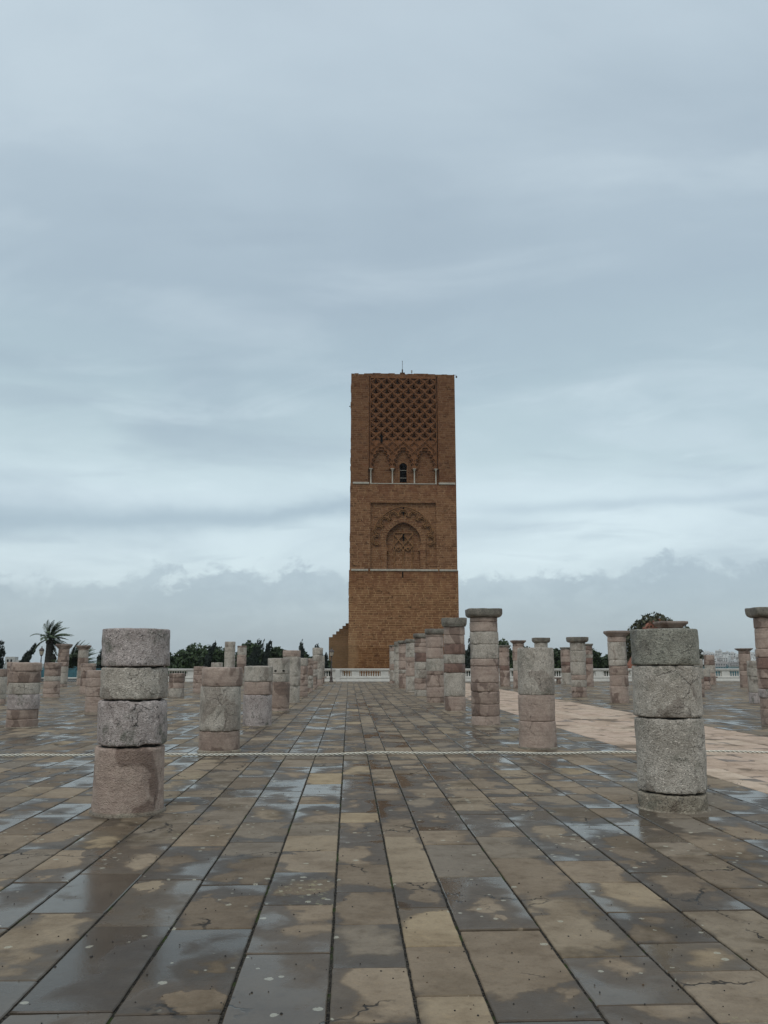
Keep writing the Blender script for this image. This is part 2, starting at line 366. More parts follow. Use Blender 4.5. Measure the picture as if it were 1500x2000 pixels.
    wv = t.node('ShaderNodeVectorMath', {0: p, 1: t.node('ShaderNodeVectorMath', {0: t.noise(p, 3, 4, .65, out=1), 1: (.5, .5, .0)}, operation='MULTIPLY').outputs[0]}, operation='ADD').outputs[0]
    ce = t.vor(wv, .75, 'DISTANCE_TO_EDGE'); cm = t.mul(t.ss(ce, .009, .002), t.ss(t.noise(p, .9, 2, .5), .54, .6))
    if not path: col = t.mix(t.mul(cm, .9), col, L(.02, .018, .016))
    gran = t.add(t.add(t.mul(n2, .9), t.mul(n3, .22)), t.mul(cm, -.8))
    bs = t.mul(t.sub(1.0, t.mul(pool, .75)), t.sub(.75, t.mul(wet, .25)))
    bn = t.n.new('ShaderNodeBump'); bn.inputs['Distance'].default_value = .012
    t.put(bn.inputs['Strength'], bs); t.put(bn.inputs['Height'], gran)
    rough = t.add(t.mul(t.sub(1.0, wet), .38), t.mul(t.sub(1.0, pool), .26)); rough = t.add(rough, .17)
    rough = t.add(rough, t.mul(t.mul(n2, .14), t.sub(1.0, pool)))
    b = t.out_bsdf(col, rough, bn.outputs[0], .27)
    return m
M['slab'] = slab_material('wet_sandstone_paving', [(0, L(.16, .122, .084)), (.3, L(.245, .188, .128)), (.55, L(.30, .232, .158)), (.75, L(.195, .163, .125)), (.97, L(.315, .243, .158)), (1, L(.38, .29, .175))], -.13, True)
M['path'] = slab_material('peach_limestone_paving', [(0, L(.50, .37, .27)), (.5, L(.56, .42, .32)), (1, L(.60, .47, .35))], -1.0, False, True)
def make_paving(name, rows, mat, y0, y1, lmin, lmax, fixed={}):
    mb_v = []; mb_f = []; uvs = []; rc = []
    def quad(a, b, c, d, uv4, col):
        i = len(mb_v); mb_v.extend((a, b, c, d)); mb_f.append((i, i+1, i+2, i+3)); uvs.extend(uv4); rc.extend([col]*4)
    rr = random.Random(11)
    for ri, (xa, xb) in enumerate(rows):
        ys = list(fixed.get(ri, []))
        y = ys[-1] if ys else y0 + rr.random() * .5
        if ys:
            yy = ys[0]
            while yy > y0: yy -= rr.uniform(lmin, lmax); ys.insert(0, yy)
        else: ys = [y]
        base_r1 = rr.random()
        while y < y1:
            y += rr.uniform(lmin, lmax)
            if 32.9 < y < 33.7: y = 33.3
            ys.append(min(y, y1))
        for k in range(len(ys) - 1):
            a, b = ys[k], ys[k+1]
            if b - a < .08: continue
            gx = .0078 if mat is M['slab'] else .005; gy = .0035 if rr.random() < .85 else .007
            if abs(b - 33.3) < .01: b -= .03
            j = lambda s: rr.uniform(-s, s)
            X0, X1, Y0, Y1 = xa + gx, xb - gx, a + gy, b - gy
            P = [(X0 + j(.003), Y0 + j(.002)), (X1 + j(.003), Y0 + j(.002)), (X1 + j(.003), Y1 + j(.002)), (X0 + j(.003), Y1 + j(.002))]
            z = j(.0022); tl = (j(.0035), j(.003)); h = .006
            cx, cy = (X0 + X1) / 2, (Y0 + Y1) / 2
            if Y0 < 13 and abs(cx) < 9 and Y1 > 2:
                # worn outline: wavy arrises and knocked-off corners
                ol = []; cps = [(X0, Y0), (X1, Y0), (X1, Y1), (X0, Y1)]
                for q in range(4):
                    (ax_, ay_), (bx_, by_) = cps[q], cps[(q + 1) % 4]; nn_ = 14
                    for s_ in range(nn_):
                        f_ = s_ / nn_; xx_ = ax_ + (bx_ - ax_) * f_; yy_ = ay_ + (by_ - ay_) * f_
                        dd = .0035 * mn.noise((xx_ * 16, yy_ * 16, q)) + .010 * max(0, mn.noise((xx_ * 7, yy_ * 7, 3 + q)) - .28)
                        if f_ < .06 or f_ > .94: dd += .012 * max(0, mn.noise((ax_ * 9 if f_ < .5 else bx_ * 9, ay_ * 9 if f_ < .5 else by_ * 9, 5)) + .1)
                        ol.append((xx_ + (cx - xx_) / abs(cx - xx_ + 1e-9) * dd if q in (1, 3) else xx_, yy_ + (cy - yy_) / abs(cy - yy_ + 1e-9) * dd if q in (0, 2) else yy_))
                hx_, hy_ = (X1 - X0) / 2, (Y1 - Y0) / 2; uvf = lambda X_, Y_: ((X_ - cx) / hx_, (Y_ - cy) / hy_)
                zf = lambda X_, Y_: z + tl[0] * (X_ - cx) * 2 + tl[1] * (Y_ - cy) * 2
                inn = [(cx + (X_ - cx) * (1 - .006 / hx_), cy + (Y_ - cy) * (1 - .006 / hy_)) for X_, Y_ in ol]
                i0 = len(mb_v); mb_v.extend((X_, Y_, zf(X_, Y_)) for X_, Y_ in inn); mb_f.append(tuple(range(i0, i0 + len(inn)))); uvs.extend(uvf(*q_) for q_ in inn)
                r1 = rr.random(); r1 = r1 if rr.random() < .8 else base_r1
                col = (r1, rr.random(), rr.random(), 1); rc.extend([col] * len(inn))
                for s_ in range(len(ol)):
                    e_ = (s_ + 1) % len(ol); a_, b_, c_, d_ = ol[s_], ol[e_], inn[e_], inn[s_]
                    quad((*a_, zf(*a_) - .006), (*b_, zf(*b_) - .006), (*c_, zf(*c_)), (*d_, zf(*d_)), [uvf(*a_), uvf(*b_), uvf(*c_), uvf(*d_)], col)
                    quad((*a_, -.03), (*b_, -.03), (*b_, zf(*b_) - .006), (*a_, zf(*a_) - .006), [uvf(*a_), uvf(*b_), uvf(*b_), uvf(*a_)], col)
                continue
            T = []
            for (px, py), (sx, sy) in zip(P, ((1, 1), (-1, 1), (-1, -1), (1, -1))):
                T.append((px + sx * h, py + sy * h, z + tl[0] * (px - cx) * 2 + tl[1] * (py - cy) * 2))
            O = [(px, py, T[i][2] - .005) for i, (px, py) in enumerate(P)]
            r1 = rr.random(); r1 = r1 if rr.random() < .8 else base_r1
            col = (r1, rr.random(), rr.random(), 1)
            uv4 = [(-.98, -.98), (.98, -.98), (.98, .98), (-.98, .98)]; ou = [(-1, -1), (1, -1), (1, 1), (-1, 1)]
            quad(*T, uv4, col)
            for i in range(4):
                n = (i + 1) % 4; quad(O[i], O[n], T[n], T[i], [ou[i], ou[n], uv4[n], uv4[i]], col)
            if Y0 < 26:
                B = [(o[0], o[1], -.03) for o in O]
                for i in range(4):
                    n = (i + 1) % 4; quad(B[i], B[n], O[n], O[i], [ou[i], ou[n], ou[n], ou[i]], col)
    me = bpy.data.meshes.new(name); me.from_pydata(mb_v, [], mb_f)
    ul = me.uv_layers.new(name='slab'); ul.data.foreach_set('uv', [c for uv in uvs for c in uv])
    ca = me.color_attributes.new('slabrnd', 'FLOAT_COLOR', 'CORNER'); ca.data.foreach_set('color', [c for q in rc for c in q])
    me.materials.append(mat); me.update()
    o = bpy.data.objects.new(name, me); COL.objects.link(o); tag(o, kind='structure'); return o
PX0, PX1, PY0, PY1 = 5.17, 9.08, -5.0, 71.5
J = [-3.316, -2.871, -2.475, -2.062, -1.57, -1.078, -.572, -.086, .327, .673, 1.176, 1.674, 2.17, 2.662, 3.08, 3.60, 4.10, 4.62, PX0]
rows = list(zip(J[:-1], J[1:]))
fixed = {7: [4.13, 4.82, 5.57, 6.31, 7.14, 7.98, 8.94], 6: [5.06, 6.01, 6.91, 7.66, 8.3, 8.96], 5: [4.26, 5.53, 6.55, 7.42], 4: [4.26, 5.53, 6.55, 7.42][:0] or [4.30, 5.60, 6.7, 7.9],
         8: [4.42, 5.15, 5.92, 6.56, 8.21], 9: [4.12, 5.43, 6.71, 7.87], 10: [4.94, 6.07, 7.30, 8.16], 3: [4.71, 5.89, 6.92, 7.89, 8.46], 2: [5.58, 6.68, 7.76, 8.83], 12: [4.64, 5.76, 6.78, 7.66, 8.67]}
x = J[0]; left = []
while x > -56: wd = rnd.uniform(.4, .54); left.append((x - wd, x)); x -= wd
x = PX1 + .02; right = []
while x < 58: wd = rnd.uniform(.4, .54); right.append((x, x + wd)); x += wd
make_paving('plaza', rows + left + right, M['slab'], PY0, PY1, .45, 1.15, fixed)
pr = [(PX0 + .01 + i * (PX1 - PX0 - .02) / 8, PX0 + .01 + (i + 1) * (PX1 - PX0 - .02) / 8) for i in range(8)]
make_paving('path', pr, M['path'], PY0, PY1, .75, 1.3)
m, t = material('joint_grit'); p = t.pos()
col = t.mix(t.ss(t.noise(p, 60, 3, .7), .45, .62), L(.016, .015, .013), L(.075, .065, .05))
col = t.mix(t.ss(t.vor(p, 110), .22, .1), col, L(.15, .14, .12))
col = t.mix(t.mul(t.ss(t.noise(p, 2.1, 4, .7), .54, .62), .8), col, L(.035, .055, .012))
t.out_bsdf(col, .95, t.bump(t.noise(p, 90, 3, .7), .8, .01), .15)
mb = MB(); mb.add([(-58, PY0 - 1, -.012), (60, PY0 - 1, -.012), (60, PY1 + .3, -.012), (-58, PY1 + .3, -.012)], [(0, 1, 2, 3)])
mb.box(-58, 60, PY0 - 1, PY1 + .3, -.34, -.014)
tag(mb.build('plaza_bed', m), kind='structure')

# specks, grit and bits of leaf lying on the wet slabs
mb = MB(); gr_ = random.Random(77)
for i in range(900):
    y = 3.6 + 11 * gr_.random() ** 1.7; x = gr_.uniform(-.55, .55) * y * 1.1; s = gr_.uniform(.0025, .0065) * (1.9 if i % 23 == 0 else 1)
    ring = [(x + s * math.cos(a) * gr_.uniform(.6, 1.3), y + s * math.sin(a) * gr_.uniform(.6, 1.3)) for a in [2 * PI * k / 6 for k in range(6)]]
    mb.loft([[(a, b, .0005) for a, b in ring], [(x + (a - x) * .6, y + (b - y) * .6, .0035 + s * .3) for a, b in ring]])
m, t = material('dark_grit'); t.out_bsdf(t.mix(t.ss(t.noise(t.pos(), 9, 2, .5), .52, .62), L(.018, .015, .012), L(.10, .06, .03)), .8)
tag(mb.build('grit', m), kind='stuff')

# ------------------------------------------------------------------ ruined columns: one drum = one part
def drum(mb, r, z0, z1, seg, dz, sd, amp, gap0=0, gap1=0):
    h = z1 - z0; nr = max(3, int(h / dz)); rad = min(.018, h * .2)
    zs = [0, rad * .3, rad] + [rad + (h - 2 * rad) * k / nr for k in range(1, nr)] + [h - rad, h - rad * .3, h]
    rings = []
    for z in zs:
        e = min(z, h - z); ins = 0
        if e < rad: q = 1 - e / rad; ins = rad * (1 - math.sqrt(max(0, 1 - q * q))) * .75
        ring = []
        for i in range(seg):
            a = 2 * PI * i / seg; ca, sa = math.cos(a), math.sin(a)
            lo = mn.noise((ca * 1.1 + sd, sa * 1.1, z * 1.6 + sd * .3)); hi = mn.noise((ca * 5 + sd, sa * 5, z * 9)); ch = mn.noise((ca * 3.1 - sd, sa * 3.1, sd + (0 if z < h / 2 else 5)))
            chip = max(0, ch - .12) * .075 * max(0, 1 - e / .07)
            rr = r + amp * (lo * 1.3 + hi * .45) - ins - chip
            zz = z0 + z; f = z / h
            if f < .5: zz += (1 - 2 * f) * gap0 * (.4 + .9 * abs(mn.noise((ca * 1.3 + sd, sa * 1.3, 2))) + .25 * mn.noise((ca * 8, sa * 8, sd)))
            else: zz -= (2 * f - 1) * gap1 * (.3 + .9 * abs(mn.noise((ca * 1.6 - sd, sa * 1.6, 7))) + .3 * mn.noise((ca * 9, sa * 9, sd + 3)))
            ring.append((rr * ca, rr * sa, zz))
        rings.append(ring)
    n = len(rings[0])
    b0 = [(p[0] * .55, p[1] * .55, p[2] + .004) for p in rings[0]]; b1 = [(p[0] * .55, p[1] * .55, p[2] + .006 + .008 * mn.noise((p[0]*4, p[1]*4, sd))) for p in rings[-1]]
    mb.loft([b0] + rings + [b1], True, True)
def capital(mb, r, z0, z1, f, style, sd):
    h = z1 - z0; R1 = r * f
    if style == 'f': prof = [(0, r * 1.02, 3), (.12, r * 1.03, 3.5), (.55, R1 * .97, 7), (.62, R1, 9), (.95, R1, 9), (1, R1 * .97, 9)]
    elif style == 'r': prof = [(0, r * 1.09, 3), (.07, R1 * .93, 3.5), (.2, R1 * .975, 5), (.4, R1, 6), (.85, R1 * 1.0, 7), (.95, R1 * .995, 7), (1, R1 * .975, 7)]
    else: prof = [(0, r * 1.01, 2.6), (.05, R1 * .97, 3.5), (.12, R1, 4), (.9, R1, 4.5), (1, R1 * .95, 4.5)]
    rings = []; seg = 48
    for (q, rad, ex) in prof:
        ring = []
        for i in range(seg):
            a = 2 * PI * i / seg + PI / 4; ca, sa = math.cos(a), math.sin(a)
            k = (abs(ca) ** ex + abs(sa) ** ex) ** (-1 / ex)
            rr = rad * k * (1 + .018 * mn.noise((ca * 2.5 + sd, sa * 2.5, q * 2)) - .05 * max(0, mn.noise((ca * 4, sa * 4 + sd, 1)) - .1))
            ring.append((rr * ca, rr * sa, z0 + q * h + .012 * mn.noise((ca * 2 + sd, sa * 2, 3))))
        rings.append(ring)
    mb.loft(rings, True, True)
COLS = [
(-2.392,9.66,0.74,1.966,[1.546,1.196,0.702],[3,0,3,4],None,'big broken grey and pink column nearest on the left, thick dark gaps between its four drums'),
(-2.355,15.95,0.735,1.503,[1.163,0.373],[4,0,5],None,'short three-drum column just behind the rope on the left, pink top drum over a tall grey one'),
(-2.339,22.2,0.73,1.497,[1.101,0.778],[0,4,3],None,'short grey column of three drums with a pink middle band, second behind the rope on the left'),
(-2.33,28.45,0.73,1.724,[1.214,0.952,0.117],[0,0,5,4],None,'pale grey stump with two dark holes side by side in its top drum'),
(-2.325,34.6,0.72,2.065,[1.816,1.037,0.657],[4,0,0,0],None,'pale grey column with one flat pink drum laid on its top, left of the central aisle'),
(-2.321,40.9,0.72,1.791,[1.409,1.028,0.777,0.507,0.223],[0,4,4,4,4,5],None,'low pinkish column directly behind the pale one with the flat pink cap drum'),
(-2.318,47.1,0.7,1.793,[1.628,1.435,1.215,0.869,0.639,0.203],[4,5,4,4,0,0,4],None,'thin stack of small pink and grey drums, low column left of the aisle'),
(-2.316,53.4,0.7,1.653,[1.484,1.163,0.914,0.696,0.417,0.231],[5,4,0,0,5,4,4],None,'low column of thin rough drums standing before the tall pale bird column'),
(-2.214,59.6,0.72,2.581,[2.107,1.67,1.181,0.417],[0,0,0,0,4],None,'tall pale capless column with a bird on top, left of the street lamp'),
(-2.162,65.2,0.6,2.06,[1.523,1.027,0.494],[0,0,0,4],None,'slim pale column half hidden behind the one with the bird, close to the balustrade'),
(-8.188,22.0,0.75,1.587,[1.374,1.089,0.806,0.435,0.205],[4,5,0,3,5,5],None,'six-drum column at the left, pink top drum over a tan band, wedge-shaped damp stains at its foot'),
(-13.849,34.3,0.73,1.332,[1.03,0.365,0.17],[5,0,0,4],None,'grey stub cut by the left edge of the photo'),
(-23.943,61.8,0.74,1.6,[1.172,0.869,0.496],[4,5,5,5],None,'small distant pinkish column seen left behind the six-drum column'),
(-13.826,40.5,0.74,1.577,[1.283,0.957,0.722,0.4,0.164],[5,5,0,4,4,4],None,'low pink column with a dark triangular stain under its grey upper drums, left of the palms'),
(-19.122,57.9,0.72,2.784,[2.204,1.949,1.61,1.312,0.898,0.164],[5,5,5,4,0,0,4],(2.474, 1.28, 'f'),'tall square-capped column between the two palms'),
(-19.014,61.8,0.72,2.775,[2.426,1.887,1.528,0.992,0.457],[4,0,5,5,0,4],(2.519, 1.24, 'f'),'tall flat-capped column in front of the bushy low palm'),
(-13.511,44.9,0.74,1.527,[1.341,1.107,0.771,0.385],[4,4,5,4,4],None,'low pink column whose dark flat top drum stands below the flat-capped column'),
(-8.157,28.2,0.74,1.332,[1.105,0.808,0.503],[4,4,4,4],None,'brown pink four-drum column partly hidden behind the left edge of the big front column'),
(-13.381,61.0,0.72,2.828,[2.24,1.884,1.352],[0,0,0,5],(2.632, 1.2, 'f'),'capped column almost wholly hidden by the right edge of the big left column'),
(-8.024,40.3,0.73,1.087,[0.868,0.668,0.399],[5,5,4,0],None,'squat brown column just right of the big left column, before the white balustrade'),
(-7.964,46.2,0.73,1.369,[1.144,0.943,0.503,0.237],[5,5,4,4,4],None,'low pink column standing at the left end of the visible balustrade and dark hedge'),
(-8.057,52.5,0.7,1.569,[1.203],[0,0],None,'grey stub showing just above the short pink-topped column'),
(-8.051,57.9,0.72,2.957,[2.63,2.297,1.837,1.027],[0,0,0,0,0],None,'tallest pale column in front of the hedge, left one of the close pair'),
(-7.996,63.8,0.7,2.797,[2.665,2.123,1.973,1.451,0.782],[5,0,4,4,5,0],None,'right one of the close pair of pale columns in front of the hedge, thin slab on top'),
(3.619,9.65,0.745,1.973,[1.561,0.994,0.187],[2,0,1,7],None,'big broken grey column nearest on the right, thick dark gap above its low foot drum'),
(3.581,16.28,0.705,1.871,[0.987,0.507],[1,4,4],None,'short column right behind the rope, tall speckled grey drum over two pink ones'),
(3.539,22.2,0.735,2.972,[2.638,2.383,2.056,1.682,1.496,1.077,0.852,0.532,0.235],[4,4,0,0,4,4,5,5,5,4],(2.752, 1.24, 'r'),'tallest column right of the tower, round-edged capital over ten striped pink and grey drums'),
(3.526,28.45,0.71,3.057,[2.492,2.186,1.85,1.55,1.251,0.481],[4,4,6,0,6,0,4],(2.771, 1.14, 'r'),'pink column with large dark red wet stains and a grey block capital, before the right edge of the tower'),
(3.487,34.6,0.72,2.931,[2.6,2.178,1.742,1.235,1.088,0.612,0.197],[4,4,4,0,5,4,4,5],(2.713, 1.1, 'b'),'pink column with a thick dark slab on top, third of the row in front of the tower counted from the right'),
(3.481,40.9,0.7,2.946,[2.517,2.323,2.033,1.612,1.24,0.843,0.595,0.301],[4,4,4,6,0,0,5,4,0],(2.735, 1.12, 'b'),'mottled pink column with grey slab on top, fourth of the row in front of the tower'),
(3.477,47.1,0.7,2.852,[2.247,1.849,1.6,1.296,0.827,0.059],[0,0,4,4,4,0,0],(2.656, 1.05, 'b'),'pale column with a dark gap at its foot, fifth of the row in front of the tower'),
(3.424,53.0,0.7,2.915,[2.569,2.1,1.662,1.133,0.916,0.606],[5,4,4,4,0,4,4],(2.726, 1.1, 'b'),'pinkish column with double slab on top, sixth of the row in front of the tower'),
(3.522,60.0,0.7,3.018,[2.662,2.201,1.671,1.247,0.86],[5,0,0,0,0,0],(2.662, 1.0, 'b'),'pale grey column next to last of the row in front of the tower'),
(3.419,65.2,0.68,2.871,[2.639,2.408,1.907,1.447,0.987,0.186],[5,5,0,0,5,0,4],(2.755, 1.0, 'b'),'last column of the row in front of the tower, dark letters painted on its drums'),
(10.468,57.2,0.7,2.72,[2.244,1.905,1.363,1.043,0.656],[5,4,4,6,4,4],(2.584, 1.0, 'b'),'slim pink column between the tallest column and the speckled grey one'),
(10.674,53.4,0.72,2.951,[2.582,2.169,1.695,1.064],[5,4,4,0,4],(2.741, 1.25, 'f'),'capital-topped column mostly hidden by the left shoulder of the speckled grey column'),
(10.684,47.0,0.73,2.929,[2.352,1.962,1.406,0.714],[0,0,4,4,4],(2.66, 1.25, 'r'),'capital-topped column rising over the right shoulder of the speckled grey column'),
(15.595,60.8,0.72,2.649,[2.286,2.033,1.6,1.348,0.844],[4,4,4,6,5,0],(2.504, 1.05, 'b'),'slim pink column with a thin slab, behind the stone bench on the right'),
(10.7,39.5,0.71,2.751,[2.129,1.6,1.008,0.785,0.46,0.229],[0,1,0,4,0,4,5],(2.503, 1.28, 'r'),'pale grey column with wide rounded capital, standing before the hedge on the right'),
(15.904,56.4,0.71,2.809,[2.372,2.103,1.868,1.466,0.999,0.25],[5,4,0,6,4,4,5],(2.675, 1.08, 'b'),'brown pink column tucked behind the pale one with the wide capital'),
(10.818,33.95,0.73,2.841,[2.395,1.68,1.447,1.087,0.66],[4,0,0,5,4,4],(2.614, 1.22, 'f'),'pale column with flaring capital touching the left side of the big front right column'),
(16.152,39.3,0.73,1.745,[1.343,0.831,0.629,0.378],[0,0,5,5,5],None,'low grey column peeping out at the right side of the big front right column'),
(21.056,50.0,0.72,1.213,[0.738,0.5,0.234],[0,6,4,5],None,'short column with a blue-grey top drum over a dark red one'),
(26.259,61.2,0.74,2.112,[1.728,1.381,0.816,0.543,0.23],[4,5,0,4,5,5],None,'straight brown column without capital in front of the far city'),
(25.575,54.2,0.73,2.477,[2.119,1.632,1.406,1.05,0.727],[5,4,5,5,4,5],(2.314, 1.24, 'f'),'thin-capped brown column at the right with the far city to its left'),
(21.678,45.0,0.7,1.412,[0.822,0.341],[5,4,5],None,'low brown column squeezed between the thin-capped one and the pale right one'),
(16.28,33.5,0.73,1.648,[1.381,1.042,0.409],[0,0,0,3],None,'pale grey column half covered by the tall capped column at the right edge'),
(11.037,21.85,0.75,3.006,[2.473,1.944,1.717,1.419,1.174,0.917,0.69,0.418],[4,4,4,6,4,4,3,5,5],(2.751, 1.25, 'r'),'tall pink column with a rounded capital cut by the right edge of the photo'),
(10.842,28.2,0.73,2.946,[2.49,2.119,1.65,1.15,0.653],[5,4,0,4,5,4],(2.734, 1.3, 'f'),'column hidden behind the big front right column, only its flat brown capital showing above it'),
]
crnd = random.Random(5)
KIND = ['g', 'G', 'd', 'm', 'p', 's', 'r', 'b']
for ci, (cx, cy, dm, zt, js, kinds, cap, lab) in enumerate(COLS):
    root = empty('ruined_column', (cx, cy, 0), lab, 'column', 'ruined stone columns standing in rows on the plaza')
    near = cy < 11; mid = cy < 24
    seg = 112 if near else 64 if mid else 36; dz = .022 if near else .04 if mid else .09
    amp = .017 if near else .012 if mid else .009
    r = dm / 2; zs = [zt if not cap else cap[0]] + list(js) + [-.02]
    if cap and len(kinds) == len(js) + 1: pass
    for k in range(len(zs) - 1):
        z1, z0 = zs[k], zs[k+1]
        if z1 - z0 < .03: continue
        g = .020 if near else .008 if mid else .009
        if near and k >= len(zs) - 3: g = .042
        g0 = g * crnd.uniform(.3, 1.1) if k < len(zs) - 2 else 0; g1 = g * crnd.uniform(.2, .8) if k else .008
        mb = MB(); sd = ci * 7.31 + k * 3.77
        rr = r * crnd.uniform(.985, 1.01)
        drum(mb, rr, z0, z1, seg, dz, sd, amp, g0, g1)
        o = mb.build('drum', M[KIND[kinds[k]]], root, (crnd.uniform(-.010, .010), crnd.uniform(-.010, .010), 0))
    mb = MB(); mb.lathe([(r * .84, 0), (r * .84, zs[0] - .06)], seg=24); mb.build('mortar_core', M['mortar'], root)
    if cap:
        mb = MB(); capital(mb, r, cap[0] + .004, zt, cap[1], cap[2], ci * 3.3); mb.build('capital', M['c' if cap[2] in 'rb' else 'n'], root)
    if ci in (0, 1, 3, 25, 29) or cy < 30:    # low brown foot ring; slim ones added as contact dirt and shadow
        mb = MB(); n = 64; rings = []
        for q, zz in (((1.09, -.01), (1.085, .022), (1.05, .035), (.98, .038)) if ci in (0, 1, 3, 25) else ((1.07, -.01), (1.055, .010), (1.02, .016), (.97, .018))):
            rings.append([(r * (q + .022 * mn.noise((math.cos(2*PI*i/n) * 2, math.sin(2*PI*i/n) * 2, ci))) * math.cos(2*PI*i/n), r * (q + .022 * mn.noise((math.cos(2*PI*i/n) * 2, math.sin(2*PI*i/n) * 2, ci))) * math.sin(2*PI*i/n), zz) for i in range(n)])
        mb.loft(rings, True, True); mb.build('footing', M['b'], root)
    if 'two dark holes' in lab:
        for s in (-.13, .13):
            mb = MB(); mb.lathe([(.035, -.02), (.035, .02)], seg=12); h = mb.build('hole', M['dark'], root, (s + .05, -math.sqrt(r*r - (s+.05)**2) + .010, 1.315)); h.rotation_euler = (PI / 2, 0, 0); h.scale = (1.3, .7, 1)
    if 'dark letters' in lab:
        rr = r + .008
        def arcpts(cxx, cz, ra, a0, a1, n=10):
            out = []
            for i in range(n + 1):
                a = R(a0 + (a1 - a0) * i / n); xx = cxx + ra * math.cos(a); out.append((xx, -math.sqrt(max(.01, rr*rr - xx*xx)), cz + ra * 1.25 * math.sin(a)))
            return out
        mb = MB(); mb.tube(arcpts(.1, 1.68, .11, 40, 330), .02, 5); mb.tube([arcpts(.1, 1.68, .11, 330, 330, 1)[0], (.12, -math.sqrt(rr*rr - .0144), 1.64)], .02, 5)
        mb.tube(arcpts(.12, 2.1, .09, 60, 300), .02, 5); mb.tube(arcpts(.14, 2.32, .07, -120, 120), .02, 5); mb.tube(arcpts(.14, 1.35, .04, 0, 350), .03, 5)
        mb.build('painted_letters', M['mortar'], root)

# ------------------------------------------------------------------ the tower
TY = 123.7
tw = empty('stone_tower', (8, TY + 8, -.35), 'huge unfinished square ochre stone tower with carved lattice, blind arches and pale string courses', 'tower')
def tb(mb, name, m='tower', parent=tw):
    vs = [(v[0] - 8, v[1] - TY - 8, v[2] + .35) for v in mb.v]; mb.v = vs; return mb.build(name, M[m], parent)
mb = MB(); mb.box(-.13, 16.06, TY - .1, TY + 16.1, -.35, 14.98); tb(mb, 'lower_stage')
# middle stage: core set back behind a front skin that frames the recessed panel
D2 = .38
DB = .85
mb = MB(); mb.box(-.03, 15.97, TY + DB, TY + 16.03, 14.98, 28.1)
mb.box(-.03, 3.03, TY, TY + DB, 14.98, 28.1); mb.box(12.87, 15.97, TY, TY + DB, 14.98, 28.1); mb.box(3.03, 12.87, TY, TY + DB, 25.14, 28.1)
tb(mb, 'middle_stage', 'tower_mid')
D3 = .78; T3 = TY + .08
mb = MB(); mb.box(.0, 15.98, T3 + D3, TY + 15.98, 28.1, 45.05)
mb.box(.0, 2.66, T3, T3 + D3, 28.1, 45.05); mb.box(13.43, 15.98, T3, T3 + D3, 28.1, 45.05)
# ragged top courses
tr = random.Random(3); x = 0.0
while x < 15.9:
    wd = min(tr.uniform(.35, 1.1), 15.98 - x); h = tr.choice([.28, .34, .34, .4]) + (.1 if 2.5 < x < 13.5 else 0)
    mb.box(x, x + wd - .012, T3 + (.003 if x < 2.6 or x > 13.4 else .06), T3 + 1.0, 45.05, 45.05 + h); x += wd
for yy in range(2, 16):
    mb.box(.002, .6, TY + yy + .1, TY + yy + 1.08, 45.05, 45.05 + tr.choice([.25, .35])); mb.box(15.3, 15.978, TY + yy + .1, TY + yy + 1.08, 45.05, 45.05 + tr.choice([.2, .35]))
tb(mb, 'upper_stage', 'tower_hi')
for (x0, x1, z0, z1, yf, s) in ((.35, 2.81, 27.98, 28.28, T3 - .22, 0), (13.33, 15.82, 27.98, 28.28, T3 - .22, 0), (2.98, 13.05, 28.0, 28.14, T3 - .14, 0),
                                (.21, 2.70, 14.84, 15.12, TY - .26, 0), (13.26, 15.93, 14.84, 15.12, TY - .26, 0), (3.0, 13.05, 14.84, 15.12, TY - .26, 0)):
    mb = MB(); mb.bbox(x0, x1, yf, TY + .5, z0, z1, .03); tb(mb, 'string_course', 'limewhite')
# moulding frame of the upper panel
for x0, x1, y in ((2.66, 2.80, T3 + .05), (2.90, 3.02, T3 + .12), (13.29, 13.43, T3 + .05), (13.03, 13.15, T3 + .12)):
    mb = MB(); mb.box(x0 + .002, x1 - .002, y, T3 + D3, 30.4, 45.04); tb(mb, 'panel_moulding', 'tower_orn')
